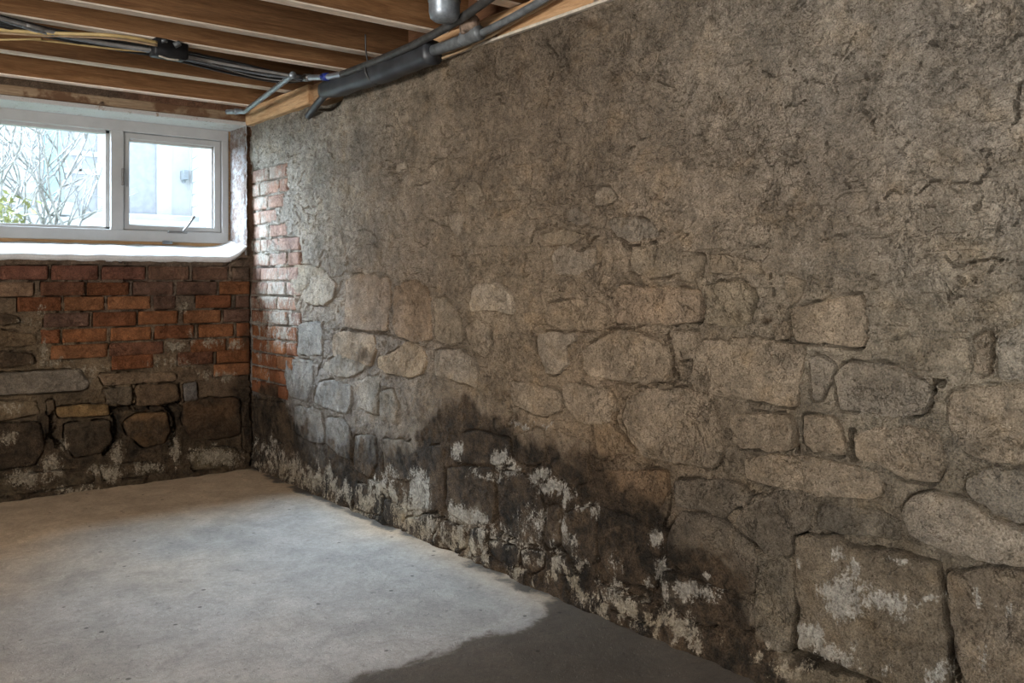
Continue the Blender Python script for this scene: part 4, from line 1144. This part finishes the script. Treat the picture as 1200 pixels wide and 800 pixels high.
# tan cables tucked below the pipe
for k, (dp, lab) in enumerate(((0, 'upper of two tan cables tucked under the grey pipe'), (4.5, 'lower of two tan cables resting on the timber plate'))):
    o = tube('tan_cable', [at_x(500, 67 + dp, 1.632), at_x(515, 64.5 + dp, 1.634), at_x(540, 55 + dp, 1.636), at_x(562, 45.5 + dp * 0.7, 1.640), at_x(592, 30 + dp * 0.5, 1.645), at_x(620, 14 + dp * 0.5, 1.647), at_x(650, -3 + dp * 0.4, 1.648), at_x(720, -48, 1.648)], 0.0055, TANC, n=8)
    tag(o, lab, 'cable')

# cable bundle below the joists, clamped
def cable(name, pp, zc, r, mat, lab, grp=None, bank=0.0):
    pts = [at_z(a, b, zc + bank * i) for i, (a, b) in enumerate(pp)]
    if pp[0][0] <= 0: pts = [pts[0] + (pts[0] - pts[1]).normalized() * 1.6] + pts
    o = tube(name, pts, r, mat, n=8)
    tag(o, lab, 'cable', grp)
    return o
BUN = 'black cables bundled through the clamp under the joists'
for k in range(5):
    d = k * 3.2
    cable('black_cable', [(0, 19 + d * 0.9), (60, 34 + d * 0.75), (120, 44 + d * 0.9), (180, 52 + d), (220, 61 + d), (280, 74 + d * 1.1), (330, 86 + d * 0.8), (362, 90 + d * 0.25)], 1.712 - 0.004 * k, 0.0052, BLKC,
          'black cable in the bundle running through the black clamp', BUN)
cable('grey_cable', [(0, 21), (30, 29), (55, 36), (90, 44), (130, 51.5), (180, 59), (222, 67), (290, 80), (350, 90)], 1.692, 0.0058, GRYC, 'grey cable slipping under the yellow ones into the clamp')
cable('silver_grey_cable', [(0, 23), (25, 31), (62, 41), (110, 50), (178, 61), (225, 71), (300, 86), (355, 93)], 1.688, 0.0042, GALV, 'thin pale grey cable lowest in the bundle through the clamp')
cable('yellow_cable', [(0, 35), (40, 38), (80, 39.5), (125, 41), (160, 45), (184, 50)], 1.690, 0.0062, YELC, 'thick yellow cable entering the black clamp')
cable('tan_cable', [(0, 38), (50, 41), (95, 42.5), (140, 45.5), (184, 53)], 1.688, 0.0055, TANC, 'tan cable lying just below the thick yellow cable')
cable('orange_cable', [(0, 46.5), (30, 46), (60, 48.5), (100, 53.5), (140, 58), (180, 61)], 1.690, 0.0035, YELC, 'thin orange cable sagging below the bundle near the knotty joist')
cable('thin_cable', [(205, 70), (228, 69), (255, 77), (290, 88), (325, 94), (352, 95)], 1.686, 0.0026, GRYC, 'loose thin brown-grey cable drooping beyond the clamp')
cable('white_wire', [(120, 20), (165, 28), (250, 1), (330, 8), (350, 9)], 1.715, 0.0022, GRYC, 'fine wire stapled under the joists') if False else None
# the clamp
cl = empty('cable_clamp', at_z(197, 58, 1.69)); tag(cl, 'black cable clamp gripping the bundle below a joist', 'clamp')
b0, b1 = at_z(178, 55, 1.700), at_z(217, 62, 1.700)
d = (b1 - b0).normalized(); s = Vector((0, 0, 1)).cross(d)
rect = [(-1, -0.75), (-0.85, -1), (0.85, -1), (1, -0.75), (1, 0.75), (0.85, 1), (-0.85, 1), (-1, 0.75)]
tube('clamp_body', [b0, b0.lerp(b1, 0.05), b0.lerp(b1, 0.95), b1], [0.027, 0.030, 0.030, 0.027], CLAMPM, cl, smooth_path=False, prof=rect)
tube('clip', [b0.lerp(b1, 0.15) + Vector((0, -0.02, -0.031)), b0.lerp(b1, 0.45) + Vector((0, -0.02, -0.036)), b0.lerp(b1, 0.75) + Vector((0, -0.02, -0.034))], 0.0032, BATTEN, cl, 6)
tube('screw_lug', [b0.lerp(b1, 0.58) + Vector((0, -0.030, 0.010)), b0.lerp(b1, 0.74) + Vector((0, -0.036, 0.022))], 0.010, GREYPIPE, cl, 8, False)
tube('screw_lug', [b0.lerp(b1, 0.20) + Vector((0, -0.030, 0.018)), b0.lerp(b1, 0.36) + Vector((0, -0.034, 0.022))], 0.007, GREYPIPE, cl, 8, False)

# ------------------------------------------------------------------ outside the window
SIDING = plain('white_siding', (0.78, 0.79, 0.80), 0.6, var=0.05, nscale=6)
TRIMW = plain('white_trim_paint', (0.86, 0.86, 0.86), 0.6, var=0.03)
TEAL = plain('pale_teal_panel', (0.46, 0.62, 0.66), 0.6, var=0.08)
DULLGLASS = plain('neighbour_glazing', (0.50, 0.50, 0.54), 0.5, var=0.12, nscale=14)
DECKM = plain('pale_deck_boards', (0.62, 0.62, 0.62), 0.8, var=0.12, nscale=10)
GRAVEL = plain('dark_turf', (0.055, 0.065, 0.035), 0.95, var=0.3, nscale=40, bump=0.4)
LAMPM = plain('wall_lamp_grey', (0.42, 0.45, 0.48), 0.5, var=0.1)
BARK = plain('pale_bark', (0.43, 0.415, 0.40), 0.9, var=0.3, nscale=40)
STRAW = plain('yellow_green_leaves', (0.30, 0.30, 0.13), 0.8, var=0.25, nscale=50)

g = box('ground', GRAVEL, -9, 11, 4.46, 16, 0.80, 1.02, None, 0); tag(g, kind='structure')
YH = 9.0
hs = empty('neighbour_house', (1.5, YH, 1.02)); tag(hs, 'bright white neighbouring house with clapboard walls seen through the window', 'house')
def hx(px): return at_y(px, 200, YH).x
def hz_(py, px=110): return at_y(px, py, YH).z
# clapboards of the long wall
zb = 1.02
def boards(x0, x1, z0, z1):
    zz = z0
    while zz < z1 - 0.02:
        v = [(x0, YH - 0.022, zz), (x1, YH - 0.022, zz), (x1, YH, zz + 0.115), (x0, YH, zz + 0.115), (x0, YH + 0.03, zz), (x1, YH + 0.03, zz), (x1, YH + 0.03, zz + 0.115), (x0, YH + 0.03, zz + 0.115)]
        MB().add(v, [(0, 1, 2, 3), (5, 4, 7, 6), (0, 4, 5, 1), (3, 2, 6, 7), (0, 3, 7, 4), (1, 5, 6, 2)]).build('clapboard', SIDING, hs)
        zz += 0.11
boards(-3.0, 3.0, 1.02, 3.5)
# window with muntins in the left half
def neigh_window(pa, pb, ya, yb, bars_v, bars_h, label=None):
    x0, x1, z0, z1 = hx(pa), hx(pb), hz_(yb), hz_(ya)
    f = box('window', DULLGLASS, x0, x1, YH - 0.06, YH - 0.03, z0, z1, hs, 0)
    for q in bars_v: box('muntin', TRIMW, hx(q) - 0.018, hx(q) + 0.018, YH - 0.085, YH - 0.05, hz_(bars_h[-1] if bars_h else yb), z1 if not bars_h else hz_(bars_h[0]), f, 0)
    for q in bars_h: box('muntin', TRIMW, x0, x1, YH - 0.085, YH - 0.05, hz_(q) - 0.022, hz_(q) + 0.022, f, 0)
    return f
neigh_window(72, 112, 140, 248, [91], [182, 203])
box('trim_board', TRIMW, hx(112), hx(123), YH - 0.09, YH - 0.02, 1.02, 3.4, hs, 0)
box('shutter', TEAL, hx(51), hx(72), YH - 0.08, YH - 0.03, hz_(245), hz_(135), hs, 0)
neigh_window(150, 181, 135, 252, [], [])
box('trim_board', TRIMW, hx(181), hx(198), YH - 0.09, YH - 0.02, 1.02, 3.4, hs, 0)
box('door', TRIMW, hx(199), hx(220), YH - 0.05, YH - 0.02, hz_(262), hz_(130), hs, 0)
box('trim_board', TRIMW, hx(220), hx(223), YH - 0.10, YH - 0.02, 1.02, 3.4, hs, 0)
lp = box('wall_lamp', LAMPM, hx(209), hx(216), YH - 0.14, YH - 0.05, hz_(205), hz_(193), hs, 0.01)
box('lamp_arm', LAMPM, hx(211), hx(214), YH - 0.10, YH - 0.05, hz_(208), hz_(204), lp, 0.004)
# side wing with receding clapboards
wa, wbv = Vector((hx(223), YH, 0)), Vector((2.70, 6.9, 0))
nn = Vector((-(wbv - wa).y, (wbv - wa).x, 0)).normalized()
if nn.x > 0: nn = -nn
zz = 1.02
while zz < 3.4:
    a, b = wa, wbv
    v = [a + nn * 0.008 + Vector((0, 0, zz)), b + nn * 0.008 + Vector((0, 0, zz)), b + Vector((0, 0, zz + 0.125)), a + Vector((0, 0, zz + 0.125)), a - nn * 0.05 + Vector((0, 0, zz)), b - nn * 0.05 + Vector((0, 0, zz)), b - nn * 0.05 + Vector((0, 0, zz + 0.125)), a - nn * 0.05 + Vector((0, 0, zz + 0.125))]
    MB().add(v, [(0, 1, 2, 3), (5, 4, 7, 6), (0, 4, 5, 1), (3, 2, 6, 7), (0, 3, 7, 4), (1, 5, 6, 2)]).build('clapboard', SIDING, hs)
    zz += 0.12
# porch deck
dk_o = empty('porch_deck', (1.2, 8.5, 1.02)); tag(dk_o, 'pale wooden porch deck at the foot of the neighbouring house', 'deck')
for k, (y0, z0, z1) in enumerate(((8.88, 1.02, hz_(252)), (8.55, 1.02, hz_(258, 110) - 0.03), (8.2, 1.02, 1.30))):
    box('step', DECKM, -2.5, hx(223) - 0.05, y0 - 0.33, y0, z0 + 0.001, z1, dk_o, 0.01)
# garden bench / box on the deck
tag(box('garden_box', TRIMW, at_y(47, 243, 8.45).x, at_y(82, 243, 8.45).x, 8.27, 8.54, at_y(64, 250, 8.45).z - 0.02, at_y(64, 238, 8.45).z, None, 0.02), 'pale garden box standing on the porch deck beside the bare shrub', 'box')
# bare shrub
sh = empty('bare_shrub', at_y(30, 262, 7.0)); tag(sh, 'bare leafless shrub with many pale branches outside the window', 'shrub')
base = Vector((at_y(28, 262, 7.0).x, 7.0, 1.02))
random.seed(11)
for k in range(18):
    a = random.uniform(-0.55, 0.55); b = random.uniform(-0.3, 0.3)
    p = base + Vector((random.uniform(-0.3, 0.3), random.uniform(-0.12, 0.12), 0))
    L = random.uniform(1.3, 2.1)
    mb = MB()
    pts = []
    for i in range(7):
        t = i / 6
        pts.append(p + Vector((a * t * L * 0.8 + random.gauss(0, 0.03), b * t * L * 0.6 + random.gauss(0, 0.02), L * t * 0.95)))
    mb.add(*tube_data(catmull(pts, 3), [0.012 * (1 - 0.75 * i / 18) for i in range(19)], 6))
    for _ in range(9):
        i = random.randint(1, 5); q = pts[i]
        dv = Vector((random.gauss(0, 0.5), random.gauss(0, 0.25), random.uniform(0.35, 1.0))).normalized() * random.uniform(0.25, 0.6)
        mid = q + dv * 0.5 + Vector((random.gauss(0, 0.03), 0, 0.02))
        mb.add(*tube_data([q, mid, q + dv], [0.006, 0.0045, 0.002], 5))
        for _ in range(2):
            dv2 = Vector((random.gauss(0, 0.5), random.gauss(0, 0.2), random.uniform(0.2, 0.8))).normalized() * random.uniform(0.1, 0.3)
            mb.add(*tube_data([mid, mid + dv2], [0.003, 0.0015], 4))
    mb.build('branch', BARK, sh, smooth=True)
# small yellow-green plant
yp = empty('yellow_green_plant', at_y(5, 262, 6.6)); tag(yp, 'small yellow-green leafy plant at the foot of the bare shrub', 'plant')
mb = MB(); c = at_y(6, 250, 6.6)
for _ in range(120):
    q = c + Vector((random.gauss(0, 0.08), random.gauss(0, 0.1), random.gauss(0, 0.06)))
    d1 = Vector((random.gauss(0, 1), random.gauss(0, 1), random.gauss(0, 1))).normalized() * 0.03
    d2 = d1.cross(Vector((random.gauss(0, 1), random.gauss(0, 1), 1))).normalized() * 0.012
    mb.add([q - d1, q + d2, q + d1, q - d2], [(0, 1, 2, 3)])
lf = mb.build('leaves', STRAW, yp); lf['kind'] = 'stuff'
mb = MB()
for k in range(7):
    a = random.uniform(0, 6.3)
    mb.add(*tube_data([Vector((c.x, c.y, 1.02)), Vector((c.x + 0.1 * math.cos(a), c.y + 0.1 * math.sin(a), c.z))], [0.008, 0.003], 5))
mb.build('stem', BARK, yp)
